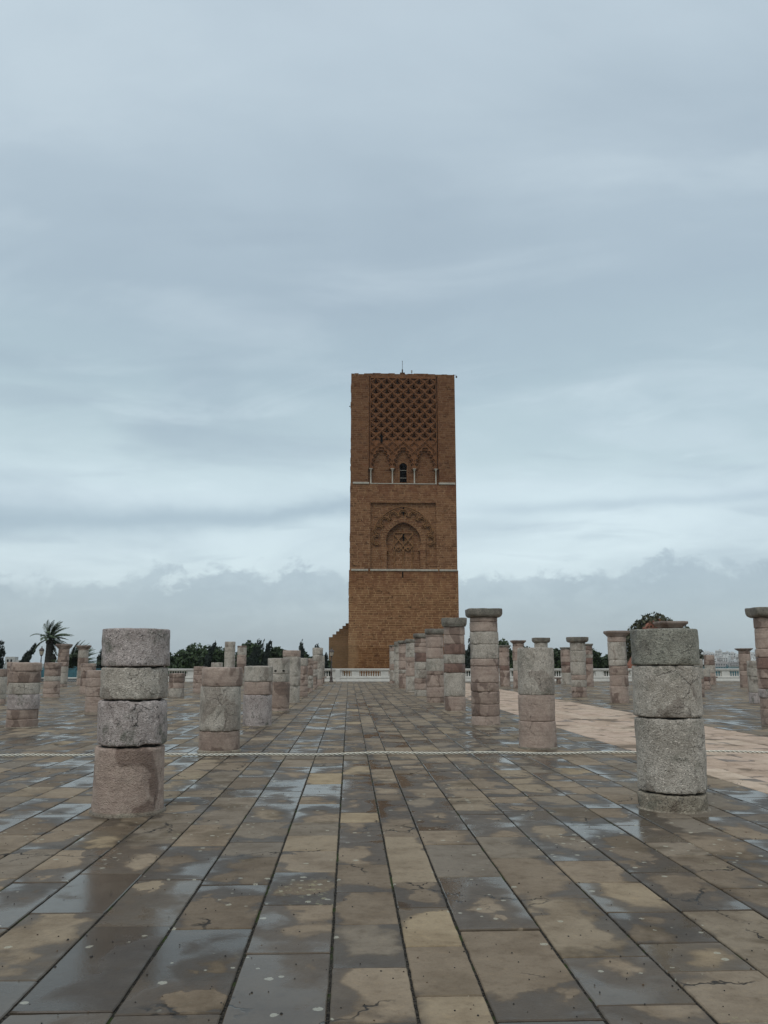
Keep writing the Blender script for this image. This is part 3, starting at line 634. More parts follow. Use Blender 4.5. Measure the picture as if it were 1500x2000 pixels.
# carved lattice of interlaced lobed arches
mb = MB(); PXc, PZ = 1.667, .775
half = [(0, .06), (.07, -.10), (.17, -.24), (.29, -.33), (.26, -.40), (.36, -.47), (.50, -.50), (.58, -.56), (.56, -.63), (.66, -.70), (.76, -.75), (.833, -.80)]
spade = [(0, .47), (.07, .34), (.15, .24), (.21, .13), (.16, .06), (.27, .03), (.37, -.05), (.38, -.16), (.29, -.23), (.18, -.20), (.13, -.27), (0, -.31)]
ring_ = spade + [(-a, b) for a, b in reversed(spade[1:-1])]
rb = MB(); zrow = 44.9; ri = 0; clx = lambda v: min(13.02, max(3.03, v)); clz = lambda v: min(45.04, max(34.9, v))
while zrow > 34.2:
    off = 0 if ri % 2 == 0 else PXc / 2
    for k in range(-4, 5):
        cx = 8.0 + k * PXc + off
        if cx < 2.9 or cx > 13.1: continue
        vf = []; vo = []; vb = []
        for (u, v) in ring_:
            dlen = abs(u) / (PXc / 2) + abs(v) / PZ; vf.append((clx(cx + u), T3 + .24, clz(zrow + v))); vb.append((clx(cx + u), T3 + D3 - .01, clz(zrow + v)))
            vo.append((clx(cx + u / dlen), T3 + .24, clz(zrow + v / dlen)))
        # carry the outer edge through the diamond's own corners
        n = len(vf); mb.add(vf + vo + vb, [(i_, (i_ + 1) % n, n + (i_ + 1) % n, n + i_) for i_ in range(n)] + [((i_ + 1) % n, i_, 2 * n + i_, 2 * n + (i_ + 1) % n) for i_ in range(n)])
        for s_ in (-1, 1):
            for (dz_, kx, wd, yf) in ((.83, 1.0, .13, T3 + .02), (.66, .80, .08, T3 + .12)):
                pts = [(cx + s_ * u * kx, zrow + dz_ + v * (1 if kx == 1 else .86)) for u, v in half]
                pts = [p for p in pts if 3.04 < p[0] < 13.01 and 34.95 < p[1] < 45.0]
                if len(pts) > 1: rb.strip(pts, wd, yf + .002 * s_ + .0007 * ri, T3 + .26)
    zrow -= PZ; ri += 1
def in_arch(x, z):
    for c_ in (4.66, 8.0, 11.34):
        w__, h__ = 1.72, 3.62; e_ = (h__ * h__ - w__ * w__) / (2 * w__)
        if math.hypot(abs(x - c_) + e_, z - 30.75) < w__ + e_: return True
    return False
while zrow > 31.0:
    off = 0 if ri % 2 == 0 else PXc / 2
    for k in range(-4, 5):
        for s_ in (-1, 1):
            for (dz_, kx, wd, yf) in ((.83, 1.0, .14, T3 + .03), (.60, .80, .09, T3 + .10)):
                pts = [(8.0 + k * PXc + off + s_ * u * kx, zrow + dz_ + v * (1 if kx == 1 else .86)) for u, v in half]
                pts = [p for p in pts if 3.04 < p[0] < 13.01 and 30.6 < p[1] < 35.3 and not in_arch(*p)]
                if len(pts) > 1: rb.strip(pts, wd, yf + .002 * s_ + .0007 * ri, T3 + .26)
    zrow -= PZ; ri += 1
tb(mb, 'pierced_lattice', 'tower_orn'); tb(rb, 'lattice_ribs', 'tower_orn')
mb = MB(); mb.box(3.03, 13.02, T3 + .03, T3 + D3, 44.72, 45.045); tb(mb, 'top_band', 'tower_orn')
def arch_plate(cx, z0, outline, rect, yf, yb):
    # plate filling rect around a star-shaped opening; outline = points from right springing over the apex to the left springing
    mb = MB(); x0, x1, zb, z1 = rect; fr = []; ou = []; last_ = None
    for (x, z) in outline:
        dx, dz = x - cx, z - z0; k = 1e9
        if dx > 1e-6: k = min(k, (x1 - cx) / dx)
        if dx < -1e-6: k = min(k, (x0 - cx) / dx)
        if dz > 1e-6: k = min(k, (z1 - z0) / dz)
        if dz < -1e-6: k = min(k, (zb - z0) / dz)
        q_ = (cx + dx * k, z0 + dz * k)
        sid = 'r' if abs(q_[0] - x1) < 1e-5 else 'l' if abs(q_[0] - x0) < 1e-5 else 't' if abs(q_[1] - z1) < 1e-5 else 'b'
        if fr and sid != last_:
            fr.append(((fr[-1][0] + x) / 2, (fr[-1][1] + z) / 2)); ou.append((x1 if 'r' in (sid, last_) else x0, z1 if 't' in (sid, last_) else zb))
        fr.append((x, z)); ou.append(q_); last_ = sid
    n = len(fr); vs = [(a, yf, b) for a, b in fr] + [(a, yf, b) for a, b in ou] + [(a, yb, b) for a, b in fr]
    fs = [(i, i + 1, n + i + 1, n + i) for i in range(n - 1)] + [(i + 1, i, 2 * n + i, 2 * n + i + 1) for i in range(n - 1)]
    mb.add(vs, fs); return mb
def lobed(cx, z0, w, h, n, amp, steps=8):
    # pointed arch envelope cut by a row of small round foils
    e = (h * h - w * w) / (2 * w); ra = w + e; a1 = math.atan2(h, e); pts = []
    for side in (1, -1):
        half_ = []
        for i in range(n * steps + 1):
            q = i / (n * steps); a = a1 * q; k = abs(math.sin(PI * q * n)) - .35
            rr = ra + amp * k; half_.append((cx + side * (-e + rr * math.cos(a)), z0 + rr * math.sin(a)))
        pts += half_ if side == 1 else list(reversed(half_))[1:]
    return pts
for cx in (4.66, 8.0, 11.34):
    rect = (cx - 1.667, cx + 1.667, 30.45, 34.9)
    for (w_, h_, yf, nm) in ((1.46, 3.35, T3 + .24, 'lobed_arch'), (1.26, 2.95, T3 + .50, 'inner_lobed_arch')):
        ol = [(cx + w_, 30.47)] + lobed(cx, 30.75, w_, h_ - .25, 5, .24) + [(cx - w_, 30.47)]
        mb = arch_plate(cx, 30.465, ol, rect, yf, T3 + D3); tb(mb, nm, 'tower_orn')
for x in (3.06, 6.33, 9.67, 12.94):
    mb = MB(); mb.lathe([(.14, 28.14), (.14, 28.22), (.10, 28.26), (.095, 30.1), (.12, 30.14)], x, T3 + .2, 10)
    mb.v = [(v[0]-8, v[1]-TY-8, v[2]+.35) for v in mb.v]; c_ = mb.build('colonnette', M['limewhite'], tw)
    mb = MB(); mb.bbox(x - .26, x + .26, T3 + .0, T3 + .46, 30.36, 30.46, .02); mb.lathe([(.12, 30.12), (.16, 30.25), (.22, 30.36)], x, T3 + .22, 8, False)
    mb.v = [(v[0]-8, v[1]-TY-8, v[2]+.35) for v in mb.v]; mb.build('colonnette_capital', M['limewhite'], tw)
# horseshoe window with bars
wn = [(8.53, 28.46), (8.53, 30.45)]
for i in range(13):
    a = R(-25 + 230 * i / 12); wn.append((8 + .60 * math.cos(a), 30.85 + .62 * math.sin(a)))
wn += [(7.47, 30.45), (7.47, 28.46)]
mb = arch_plate(8.0, 29.6, wn, (7.2, 8.8, 28.2, 31.75), T3 + .62, T3 + D3 - .005); tb(mb, 'window_surround', 'tower_hi')
mb = MB(); mb.add([(x, T3 + D3 - .012, z) for x, z in wn], [tuple(range(len(wn)))]); wo_ = tb(mb, 'window', 'dark')
for zb_ in (1.15, 2.35):
    mb = MB(); mb.box(-.52, .52, -.04, -.015, zb_, zb_ + .05)
    mb.v = [(v[0], v[1] + T3 + D3 - TY - 8, v[2] + 28.46 + .35 - .5) for v in mb.v]; mb.build('window_bar', M['limewhite'], wo_)
def slit(x0, x1, z0, z1, y):
    mb = MB(); xm = (x0 + x1) / 2; w_ = (x1 - x0) / 2
    mb.loft([[(xm - w_, yy, z0), (xm + w_, yy, z0), (xm + w_, yy, z1 - w_), (xm, yy, z1), (xm - w_, yy, z1 - w_)] for yy in (y, y + .06)])
    tb(mb, 'slit_window', 'dark')
slit(4.50, 4.86, 34.5, 35.75, T3 + .02); slit(7.87, 8.07, 23.3, 24.5, TY + D2 - .2); slit(7.72, 7.92, 13.85, 14.78, TY - .11); slit(7.85, 8.12, 19.45, 20.55, TY + DB - .3)
# middle panel: big lobed blind arch
cxm = 7.95
mb = MB()
def arcp(w_, h_, z0, a0=0, a1=180, n=40, px=.06): return [(cxm + w_ * math.cos(R(a0 + (a1 - a0) * i / n)), z0 + h_ * math.sin(R(a0 + (a1 - a0) * i / n)) * (1 + px * max(0, 1 - abs(i / n - .5) * 5))) for i in range(n + 1)]
mb.strip(arcp(4.78, 4.85, 19.5, -12, 192), .10, TY + D2 - .13, TY + D2 + .05)
mb.strip(arcp(4.55, 4.6, 19.5, -12, 192), .06, TY + D2 - .08, TY + D2 + .05)
tb(mb, 'outer_arch_moulding', 'arch_orn')
mb = MB(); K = 9
for k in range(K):
    th = R(-8 + 196 * (k + .5) / K); c0 = (cxm + 3.95 * math.cos(th), 19.35 + 3.95 * math.sin(th) * 1.02)
    for (sc, yf) in ((1.0, TY + D2 - .30), (.70, TY + D2 - .32)):
        pts = []; n = 40
        for i in range(n + 1):
            q = -1 + 2 * i / n; a = q * R(118); rad = sc * .60 * (1 + .15 * abs(math.sin(a * 3.2))) * (1 + .18 * (1 - abs(q)))
            lx, lz = rad * math.cos(a), rad * math.sin(a) * 1.05
            pts.append((c0[0] + lx * math.cos(th) - lz * math.sin(th), c0[1] + lx * math.sin(th) + lz * math.cos(th)))
        mb.strip(pts, .11 if sc == 1 else .08, yf + .002 * k, TY + D2 + .05)
tb(mb, 'lobed_festoon', 'arch_orn')
# voussoir band, proud of the panel, with legs; horseshoe inner edge
mb = MB(); n = 44; inn = []; out = []
for i in range(n + 1):
    a = R(-28 + 236 * i / n); pk = 1 + .09 * max(0, 1 - abs(i / n - .5) * 6)
    inn.append((cxm + 2.62 * math.cos(a), 19.3 + 2.66 * math.sin(a) * pk)); out.append((cxm + 3.36 * math.cos(a if -10 < math.degrees(a) < 190 else R(-10) if a < 0 else R(190)), 19.3 + (3.45 * math.sin(a) * (1 + .02 * (pk > 1)))))
inn = [(cxm + 2.5, 15.13), (cxm + 2.5, 17.75), (cxm + 2.25, 17.95)] + inn + [(cxm - 2.25, 17.95), (cxm - 2.5, 17.75), (cxm - 2.5, 15.13)]
plate = arch_plate(cxm, 18.5, [(x_, z_) for x_, z_ in ([(cxm + 2.5, 15.0), (cxm + 2.5, 15.6), (cxm + 2.5, 16.3), (cxm + 2.5, 17.0)] + inn[1:-1] + [(cxm - 2.5, 17.0), (cxm - 2.5, 16.3), (cxm - 2.5, 15.6), (cxm - 2.5, 15.0)])], (3.03, 12.87, 15.0, 25.14), TY + D2, TY + DB - .005); tb(plate, 'arch_panel', 'tower_mid')
out = [(cxm + 3.3, 15.13), (cxm + 3.3, 17.5), (cxm + 3.3, 17.7)] + out + [(cxm - 3.3, 17.7), (cxm - 3.3, 17.5), (cxm - 3.3, 15.13)]
rings = [[(a[0], TY + D2 - .32, a[1]), (b[0], TY + D2 - .32, b[1]), (b[0], TY + D2 + .02, b[1]), (a[0], TY + D2 + .02, a[1])] for a, b in zip(inn, out)]
mb.loft(rings, True); tb(mb, 'horseshoe_arch', 'tower_mid')
mb = MB()
for i in range(25):
    a = R(-5 + 190 * i / 24); mb.strip([(cxm + 2.7 * math.cos(a), 19.3 + 2.75 * math.sin(a)), (cxm + 3.3 * math.cos(a), 19.3 + 3.4 * math.sin(a))], .035, TY + D2 - .335, TY + D2 - .30)
tb(mb, 'voussoir_joints', 'tower_dk')
mb = MB()
for x in (6.62, 7.95, 9.28):
    mb.lathe([(.16, 15.13), (.10, 15.3), (.10, 17.45), (.2, 17.65), (.2, 17.8)], x, TY + DB - .08, 10)
tb(mb, 'half_columns', 'arch_orn')
mb = MB()
for x0, x1, z0, z1 in ((6.46, 9.46, 20.62, 20.74), (6.46, 6.56, 18.0, 20.62), (9.36, 9.46, 18.0, 20.62)): mb.box(x0, x1, TY + DB - .24, TY + DB + .03, z0, z1)
for r_ in range(3):
    zr = 20.55 - r_ * .86; off = 0 if r_ % 2 == 0 else .7
    for k in range(-2, 3):
        cx = cxm + k * 1.4 + off
        for s in (-1, 1):
            pts = [(cx + s * u * .84, zr + v * 1.05) for u, v in half]; pts = [p for p in pts if 6.5 < p[0] < 9.42]
            if len(pts) > 1: mb.strip(pts, .13, TY + DB - .26 + .002 * s + .001 * r_, TY + DB + .03)
for c_ in (7.28, 8.62): mb.strip([(c_ + .62 * math.cos(PI * i / 14), 17.85 + .62 * math.sin(PI * i / 14)) for i in range(15)], .12, TY + DB - .25, TY + DB + .03)
tb(mb, 'small_lattice', 'arch_orn')
# scaffold holes and eroded blocks on the left edge
mb = MB(); hr = random.Random(9)
for i in range(46):
    x = hr.uniform(.3, 15.7); z = hr.uniform(2, 14) if i < 24 else hr.uniform(15.5, 27.5); 
    if z > 15 and 3 < x < 13: x = hr.choice([hr.uniform(.4, 2.7), hr.uniform(13.2, 15.6)])
    yf = TY - .1 if z < 15 else TY; mb = MB(); mb.box(x, x + .12, yf - .004, yf + .05, z, z + .12); tb(mb, 'putlog_hole', 'dark')
mb = MB()
for i in range(34):
    z = hr.uniform(.5, 44.5); d = hr.uniform(.1, .3); h = hr.choice([.33, .66]); yf = T3 if z > 28.2 else TY if z > 15.2 else TY - .1
    if abs(z - 15) < 1 or abs(z - 28.1) < 1: continue
    xl = 0 if z > 28.2 else -.03 if z > 15.2 else -.13
    mb = MB(); mb.box(xl - hr.uniform(.02, .08), xl + d, yf + .05 + hr.uniform(0, .3), yf + 1 + hr.uniform(0, 1), z, z + h); tb(mb, 'projecting_block', 'tower')
# things on top of the tower
e = empty('lightning_rod', (7.95, TY + .9, 45.45), 'thin lightning rod on a dark block in the middle of the tower top', 'lightning rod')
mb = MB(); mb.bbox(-.38, .38, -.3, .3, 0, .42, .05); mb.build('base_block', M['tower_dk'], e)
mb = MB(); mb.tube([(0, 0, .4), (0, 0, 1.0)], .11, 8); mb.build('socket', M['iron'], e)
mb = MB(); mb.tube([(0, 0, 1.0), (0, 0, 2.3)], .035, 6); mb.lathe([(.02, 2.28), (.08, 2.34), (.02, 2.42)], 0, 0, 8); mb.build('rod', M['iron'], e)
e = empty('antenna_mast', (9.4, TY + .8, 45.45), 'short antenna mast right of the lightning rod on the tower top', 'antenna')
mb = MB(); mb.tube([(0, 0, 0), (0, 0, .55)], .04, 6); mb.build('pole', M['iron'], e)
mb = MB(); mb.bbox(-.1, .1, -.06, .06, .45, .85, .02); mb.build('panel', M['concrete'], e)
e = empty('bracket_camera', (15.9, TY + .4, 45.3), 'small dark camera on a curved bracket at the right corner of the tower top', 'camera')
mb = MB(); mb.tube([(0, 0, 0), (.12, 0, .16), (.32, 0, .18), (.42, 0, .05)], .03, 6); mb.build('bracket', M['iron'], e)
mb = MB(); mb.lathe([(.04, -.28), (.13, -.22), (.14, -.05), (.06, .04)], .42, 0, 10); mb.build('dome', M['iron'], e)
e = empty('wall_lamp', (-.03, TY + 1, 40.4), 'tiny dark fixture on the left edge of the upper tower', 'lamp')
mb = MB(); mb.tube([(0, 0, 0), (-.14, 0, 0)], .03, 6); mb.lathe([(.05, -.07), (.09, 0), (.05, .08)], -.17, 0, 8); mb.build('head', M['iron'], e)
# stepped wall butting against the tower's left side
st = empty('stepped_wall', (-1.6, TY + 4, -.35), 'dark brown ruined stone wall rising in steps to the left side of the tower', 'wall')
mb = MB(); S = [(-3.05, 5.26), (-2.52, 5.67), (-1.99, 6.12), (-1.54, 6.51), (-1.05, 6.93), (-.58, 7.32), (-.135, 0)]
for (x0, z), (x1, _) in zip(S[:-1], S[1:]): mb.box(x0 + 1.6, x1 + 1.6 - .002, -.8, 3.2, 1.8, z + .35)
mb.box(-3.05 + 1.6 - .03, -.135 + 1.6, -.86, 3.26, 0, 1.8)
mb.build('masonry', M['tower_dk'], st)

# ------------------------------------------------------------------ white balustrade along the far edge of the plaza
BY = 71.0
bal = empty('balustrade', (10, BY, 0), 'long white marble balustrade with pierced baluster groups along the far edge of the plaza', 'balustrade')
x0b, x1b = -19.5, 50.0
def bb(mb, name, m='marble'): mb.v = [(v[0] - 10, v[1] - BY, v[2]) for v in mb.v]; return mb.build(name, M[m], bal)
mb = MB(); mb.bbox(x0b, x1b, BY - .24, BY + .24, .95, 1.06, .025); mb.bbox(x0b, x1b, BY - .19, BY + .19, .88, .95, .01); bb(mb, 'coping')
mb = MB(); mb.bbox(x0b, x1b, BY - .40, BY + .40, -.02, .14, .03); bb(mb, 'step')
mb = MB(); mb.bbox(x0b, x1b, BY - .22, BY + .22, .14, .27, .01); mb.bbox(x0b, x1b, BY - .26, BY + .26, .285, .37, .02); mb.bbox(x0b, x1b, BY - .18, BY + .18, .37, .44, .01); bb(mb, 'plinth')
piers = []; x = -.95 - 16.0
while x < x1b: piers.append(x); x += 7.8 if x > -2 else 8.0
groups = []
def lathe_bal():
    mb = MB(); mb.lathe([(.06, 0), (.06, .03), (.035, .045), (.055, .11), (.06, .16), (.035, .25), (.028, .33), (.045, .35), (.045, .37)], seg=8); return mb
b0 = None; stuff = MB(); count = 0; fr = MB()
vis = [(-2.6, 3.8), (9, 24), (30, 37.5), (-18.5, -13)]
for pi_, p in enumerate(piers):
    mb = MB(); mb.bbox(p - .19, p + .19, BY - .27, BY + .27, .14, 1.0, .02); mb.bbox(p - .25, p + .25, BY - .45, BY + .3, -.01, .12, .02); bb(mb, 'pier')
    nxt = piers[pi_ + 1] if pi_ + 1 < len(piers) else x1b
    xs = p + .19; span = nxt - .19 - xs; cur = xs
    lay = [('o', 4), ('s', .62), ('o', 9), ('s', .62), ('o', 9), ('s', .62), ('o', 4)]
    ln = sum(v * .2 if k == 'o' else v for k, v in lay); pad = (span - ln) / 2
    mbp = MB(); mbp.bbox(cur, cur + pad + .03, BY - .13, BY + .13, .44, .88, .005); bb(mbp, 'solid_panel'); cur += pad
    for k, v in lay:
        if k == 's': mbp = MB(); mbp.bbox(cur - .02, cur + v + .02, BY - .13, BY + .13, .44, .88, .005); bb(mbp, 'solid_panel'); cur += v
        else:
            for i in range(v):
                bx_ = cur + .2 * (i + .5)
                seen = any(a < bx_ < b for a, b in vis)
                if seen and count < 99:
                    if b0 is None: b0 = lathe_bal().build('baluster', M['marble'], bal); o = b0
                    else: o = b0.copy(); COL.objects.link(o); o.parent = bal
                    o.location = (bx_ - 10, 0, .44); count += 1
                else:
                    q = lathe_bal(); stuff.add([(a + bx_, b + BY, c + .44) for a, b, c in q.v], q.f, True)
                # small pointed arch over each opening
                fr.strip([(bx_ - .0 + .1 + .085 * math.cos(PI * s / 8), .81 + .075 * math.sin(PI * s / 8)) for s in range(9)], .035, BY - .06, BY + .06)
            cur += .2 * v
    mbp = MB(); mbp.bbox(cur - .03, nxt - .19, BY - .13, BY + .13, .44, .88, .005)
    bb(mbp, 'solid_panel')
bb(fr, 'arch_frieze')
o = bb(stuff, 'balusters'); o['kind'] = 'stuff'

# ------------------------------------------------------------------ teal fences
def fence(x0, x1, y, z0, h, label, n):
    e = empty('metal_fence', ((x0 + x1) / 2, y, z0), label, 'fence'); cx = (x0 + x1) / 2
    k = 0; step = (x1 - x0) / n
    mb = MB()
    for i in range(n): mb.box(x0 - cx + i * step + .04, x0 - cx + (i + 1) * step - .04, -.012, .012, .05, h - .12)
    nb = int((x1 - x0) / .12)
    for i in range(nb): mb.box(x0 - cx + i * .12, x0 - cx + i * .12 + .035, -.03, -.013, .05, h - .12)
    mb.build('sheet_panels', M['teal'], e)
    mb = MB(); mb.box(x0 - cx, x1 - cx, -.045, .045, h - .12, h - .06); mb.box(x0 - cx, x1 - cx, -.045, .045, h - .02, h + .03); mb.build('rail', M['teal'], e)
    for i in range(n + 1):
        xx = x0 - cx + i * step; mb = MB(); mb.bbox(xx - .05, xx + .05, -.06, .06, 0, h + .08, .01); mb.tube([(xx - .13, 0, h + .05), (xx - .08, 0, h + .16), (xx + .08, 0, h + .16), (xx + .13, 0, h + .05)], .035, 6); mb.build('post', M['teal'], e)
fence(-42, -19.6, 74.5, .2, .82, 'teal sheet-metal fence below the palms at the left', 17)
fence(28, 52, 80, -.35, 1.47, 'teal fence beyond the balustrade before the far city on the right', 15)
e = empty('low_wall', (-31, 73.4, -.02), 'low pale kerb wall with a patterned grey front under the teal fence', 'wall')
mb = MB(); mb.bbox(-11.2, 11.2, -.2, .25, .22, .34, .02); mb.build('coping', M['marble'], e)
m, t = material('patterned_grey'); p = t.pos(); px_, py_, pz_ = t.sep(p)[:3]
wv = t.m('ABSOLUTE', t.sub(t.m('FRACT', t.mul(t.add(px_, pz_), 6.0)), .5)); wv2 = t.m('ABSOLUTE', t.sub(t.m('FRACT', t.mul(t.sub(px_, pz_), 6.0)), .5))
t.out_bsdf(t.mix(t.ss(t.m('MINIMUM', wv, wv2), .06, .14), L(.14, .14, .14), L(.30, .30, .29)), .8)
mb = MB(); mb.box(-11.1, 11.1, -.12, .2, 0, .22); mb.build('patterned_face', m, e)
e = empty('stone_block', (-26.6, 73.0, 0), 'low brown stone block seen between two ruined columns at the left', 'block')
mb = MB(); mb.bbox(-.5, .5, -.4, .4, 0, .62, .03); mb.build('block', M['s'], e); mb = MB(); mb.bbox(-.56, .56, -.46, .46, .62, .80, .04); mb.build('cap', M['n'], e)

# ------------------------------------------------------------------ street lamps
def lamp(x, y, h, label):
    e = empty('street_lamp', (x, y, 0), label, 'street lamp', 'street lamps')
    s = h / 2.7
    mb = MB(); mb.lathe([(.16, 0), (.17, .05), (.13, .1), (.11, .3), (.13, .34), (.085, .4), (.075, .75), (.10, .8), (.05, .86), (.045, 1.6), (.06, 1.64), (.04, 1.68), (.035, 1.98)], seg=12)
    mb.v = [(a, b, c * s) for a, b, c in mb.v]; mb.build('pole', M['iron'], e)
    mb = MB(); mb.lathe([(.05, 1.98), (.10, 2.02), (.12, 2.06), (.06, 2.07)], seg=12); mb.v = [(a, b, c * s) for a, b, c in mb.v]; mb.build('lantern_base', M['iron'], e)
    mb = MB(); mb.lathe([(.115, 2.07), (.19, 2.38)], seg=8, smooth=False); mb.v = [(a, b, c * s) for a, b, c in mb.v]; g = mb.build('lantern_glass', M['lampglass'], e)
    mb = MB()
    for i in range(8): a = 2 * PI * i / 8; mb.tube([(.12 * math.cos(a), .12 * math.sin(a), 2.07 * s), (.195 * math.cos(a), .195 * math.sin(a), 2.38 * s)], .01, 4)
    mb.build('lantern_frame', M['iron'], e)
    mb = MB(); mb.lathe([(.22, 2.38), (.215, 2.44), (.17, 2.53), (.08, 2.6), (.04, 2.62), (.035, 2.66), (.06, 2.69), (.02, 2.74)], seg=12); mb.v = [(a, b, c * s) for a, b, c in mb.v]; mb.build('lantern_cap', M['iron'], e)
lamp(-1.45, 69.6, 2.72, 'old style street lamp standing before the balustrade at the foot of the tower')
lamp(-25.6, 72.0, 2.85, 'old style street lamp left of the tall palm')
# ------------------------------------------------------------------ benches
def bench(x, y, wd, label):
    e = empty('stone_bench', (x, y, 0), label, 'bench', 'stone benches by the balustrade')
    mb = MB(); mb.bbox(-wd/2, wd/2, -.25, .25, .36, .48, .02); mb.build('seat', M['n'], e)
    for s in (-1, 1): mb = MB(); mb.bbox(s * (wd/2 - .28) - .12, s * (wd/2 - .28) + .12, -.2, .2, 0, .36, .02); mb.build('leg', M['s'], e)
bench(-2.15, 68.6, .7, 'small pale stone bench to the left of the street lamp at the tower foot')
bench(15.4, 63.4, 1.05, 'stone bench in front of the slim column right of the tallest column')
bench(28.3, 66.6, 1.5, 'stone bench at the foot of the straight brown column on the far right')
# ------------------------------------------------------------------ rope
M['rope'] = plain('cream_rope', (.80, .76, .64), .8, .15, 30, .002)
e = MB(); yR = 15.1; core = MB()
def rope_c(x): return (x, yR + .02 * math.sin(x * .7), .034 + .008 * math.sin(x * 1.3) + .008 * math.sin(x * 3.1))
for k in range(3):
    pts = []; x = -13.0; n_ = 0
    while x < 14.0:
        a = x * 2 * PI / .26 + k * 2 * PI / 3; c = rope_c(x); pts.append((c[0], c[1] + .0135 * math.cos(a), c[2] + .0135 * math.sin(a))); x += .0175
    e.tube(pts, .0078, 5)
core.tube([rope_c(-13 + i * .25) for i in range(109)], .0125, 6)
rp = empty('rope', (0, yR, 0), 'cream twisted rope stretched low across the whole plaza behind the two nearest columns', 'rope')
for mb_, nm_, mt_ in ((e, 'strands', 'rope'), (core, 'core', 'bark')):
    mb_.v = [(a, b - yR, c) for a, b, c in mb_.v]; mb_.build(nm_, M[mt_], rp)

# ------------------------------------------------------------------ vegetation
def leafmesh(name, blobs, n, size, mat, parent, sd, up=0.0, lean=0.0, aspect=1.8, offx=0, dead=0):
    r = random.Random(sd); vs = []; fs = []; tint = []
    wts = [b[3] * b[4] * b[5] for b in blobs]; tot = sum(wts)
    for b, wt in zip(blobs, wts):
        cnt = int(n * wt / tot) + 1; bt = r.uniform(-.18, .18)
        for _ in range(cnt):
            while True:
                d = Vector((r.uniform(-1, 1), r.uniform(-1, 1), r.uniform(-1, 1)))
                if .15 < d.length < 1: break
            d = d.normalized() * (d.length ** .45)
            nn = mn.noise((d.x * 2.2 + sd, d.y * 2.2, d.z * 2.2 + b[0])); d *= 1 + nn * .38
            if nn < -.28 and r.random() < .6: continue
            c = Vector((b[0] + d.x * b[3], b[1] + d.y * b[4], b[2] + d.z * b[5]))
            ax = Vector((r.gauss(0, 1) + lean, r.gauss(0, 1), r.gauss(0, 1) * (1 - up * .5) + up * 3)).normalized()
            sd_ = ax.cross(Vector((r.gauss(0, 1), r.gauss(0, 1), r.gauss(0, 1)))).normalized()
            s = size * r.uniform(.6, 1.3); a_ = ax * s * aspect / 2; b_ = sd_ * s / 2; i = len(vs)
            nrm = ax.cross(sd_) * s * .12
            vs += [tuple(c - a_), tuple(c + b_ * .9 + nrm), tuple(c + a_), tuple(c - b_ * .9 + nrm)]; fs.append((i, i+1, i+2, i+3))
            tint.append(min(1, max(0, .38 + bt + r.uniform(-.28, .28) + nn * .3)))
    me = bpy.data.meshes.new(name); me.from_pydata(vs, [], fs); me.materials.append(mat)
    at = me.attributes.new('tint', 'FLOAT', 'FACE'); at.data.foreach_set('value', tint)
    o = bpy.data.objects.new(name, me); COL.objects.link(o); o.parent = parent; return o
def limbs(root, top, spread, sd, r0=.16):
    r = random.Random(sd); mb = MB()
    mb.tube([(0, 0, -.05), (.05, 0, top * .25), (.0, .05, top * .5), (.08, 0, top * .8)], [r0, r0 * .8, r0 * .6, r0 * .25], 8)
    for i in range(7):
        a = r.uniform(0, 2 * PI); z = top * r.uniform(.22, .55); mb.tube([(.02, 0, z), (spread * .4 * math.cos(a), spread * .4 * math.sin(a), z + top * .15), (spread * .8 * math.cos(a), spread * .8 * math.sin(a), z + top * .3)], [r0 * .45, r0 * .3, r0 * .1], 6)
    mb.build('trunk', M['bark'], root)
def bushy(x, y, w_, h, label, sd, mat='leaf', n=4200, z0=-.35, size=.26, name='dense_tree'):
    root = empty(name, (x, y, z0), label, 'tree', 'trees beyond the balustrade'); r = random.Random(sd); H_ = h - z0
    blobs = []
    for i in range(11):
        a = r.uniform(0, 2 * PI); q = r.uniform(0, .62); zz = r.uniform(.25, .86); rr = w_ * r.uniform(.18, .34)
        blobs.append((w_ / 2 * q * math.cos(a) * (1.25 - zz * .5), w_ / 2 * q * math.sin(a), H_ * zz - rr * .15, rr, rr, rr * .72))
    blobs.append((0, 0, H_ * .45, w_ * .5, w_ * .4, H_ * .38)); blobs.append((0, 0, H_ * .25, w_ * .5, w_ * .35, H_ * .26)); blobs.append((r.uniform(-.2, .2) * w_, 0, H_ * .84, w_ * .2, w_ * .2, H_ * .16))
    limbs(root, H_ * .9, w_ * .4, sd); leafmesh('crown', blobs, n, size, M[mat], root, sd, .15, .5)
def cypress(x, y, w_, h, label, sd, lean=.5, n=1500, z0=-.35, name='cypress'):
    root = empty(name, (x, y, z0), label, 'tree', 'wind-bent cypresses'); H_ = h - z0; r = random.Random(sd)
    blobs = []
    for i in range(12):
        q = i / 11; rr = w_ * .5 * (1 - q) ** .55 * r.uniform(.7, 1.05) + .06; blobs.append((lean * q * q * 1.0 + r.uniform(-.12, .12) * w_, 0, H_ * (.12 + .84 * q), rr, rr, H_ * .085))
    for i in range(5):
        q = r.uniform(.3, .9); blobs.append((lean * q * q + w_ * .38 * (1 - q * .5) * r.choice([-1, 1, 1]), r.uniform(-.2, .2), H_ * (q + .04), w_ * .11, w_ * .11, H_ * .10))
    mb = MB(); mb.tube([(0, 0, -.05), (0, 0, H_ * .3), (lean * .4, 0, H_ * .7), (lean, 0, H_ * .97)], [.11, .09, .05, .01], 6); mb.build('trunk', M['bark'], root)
    leafmesh('crown', blobs, n, .15, M['cyp'], root, sd, .8, .9, 2.6)
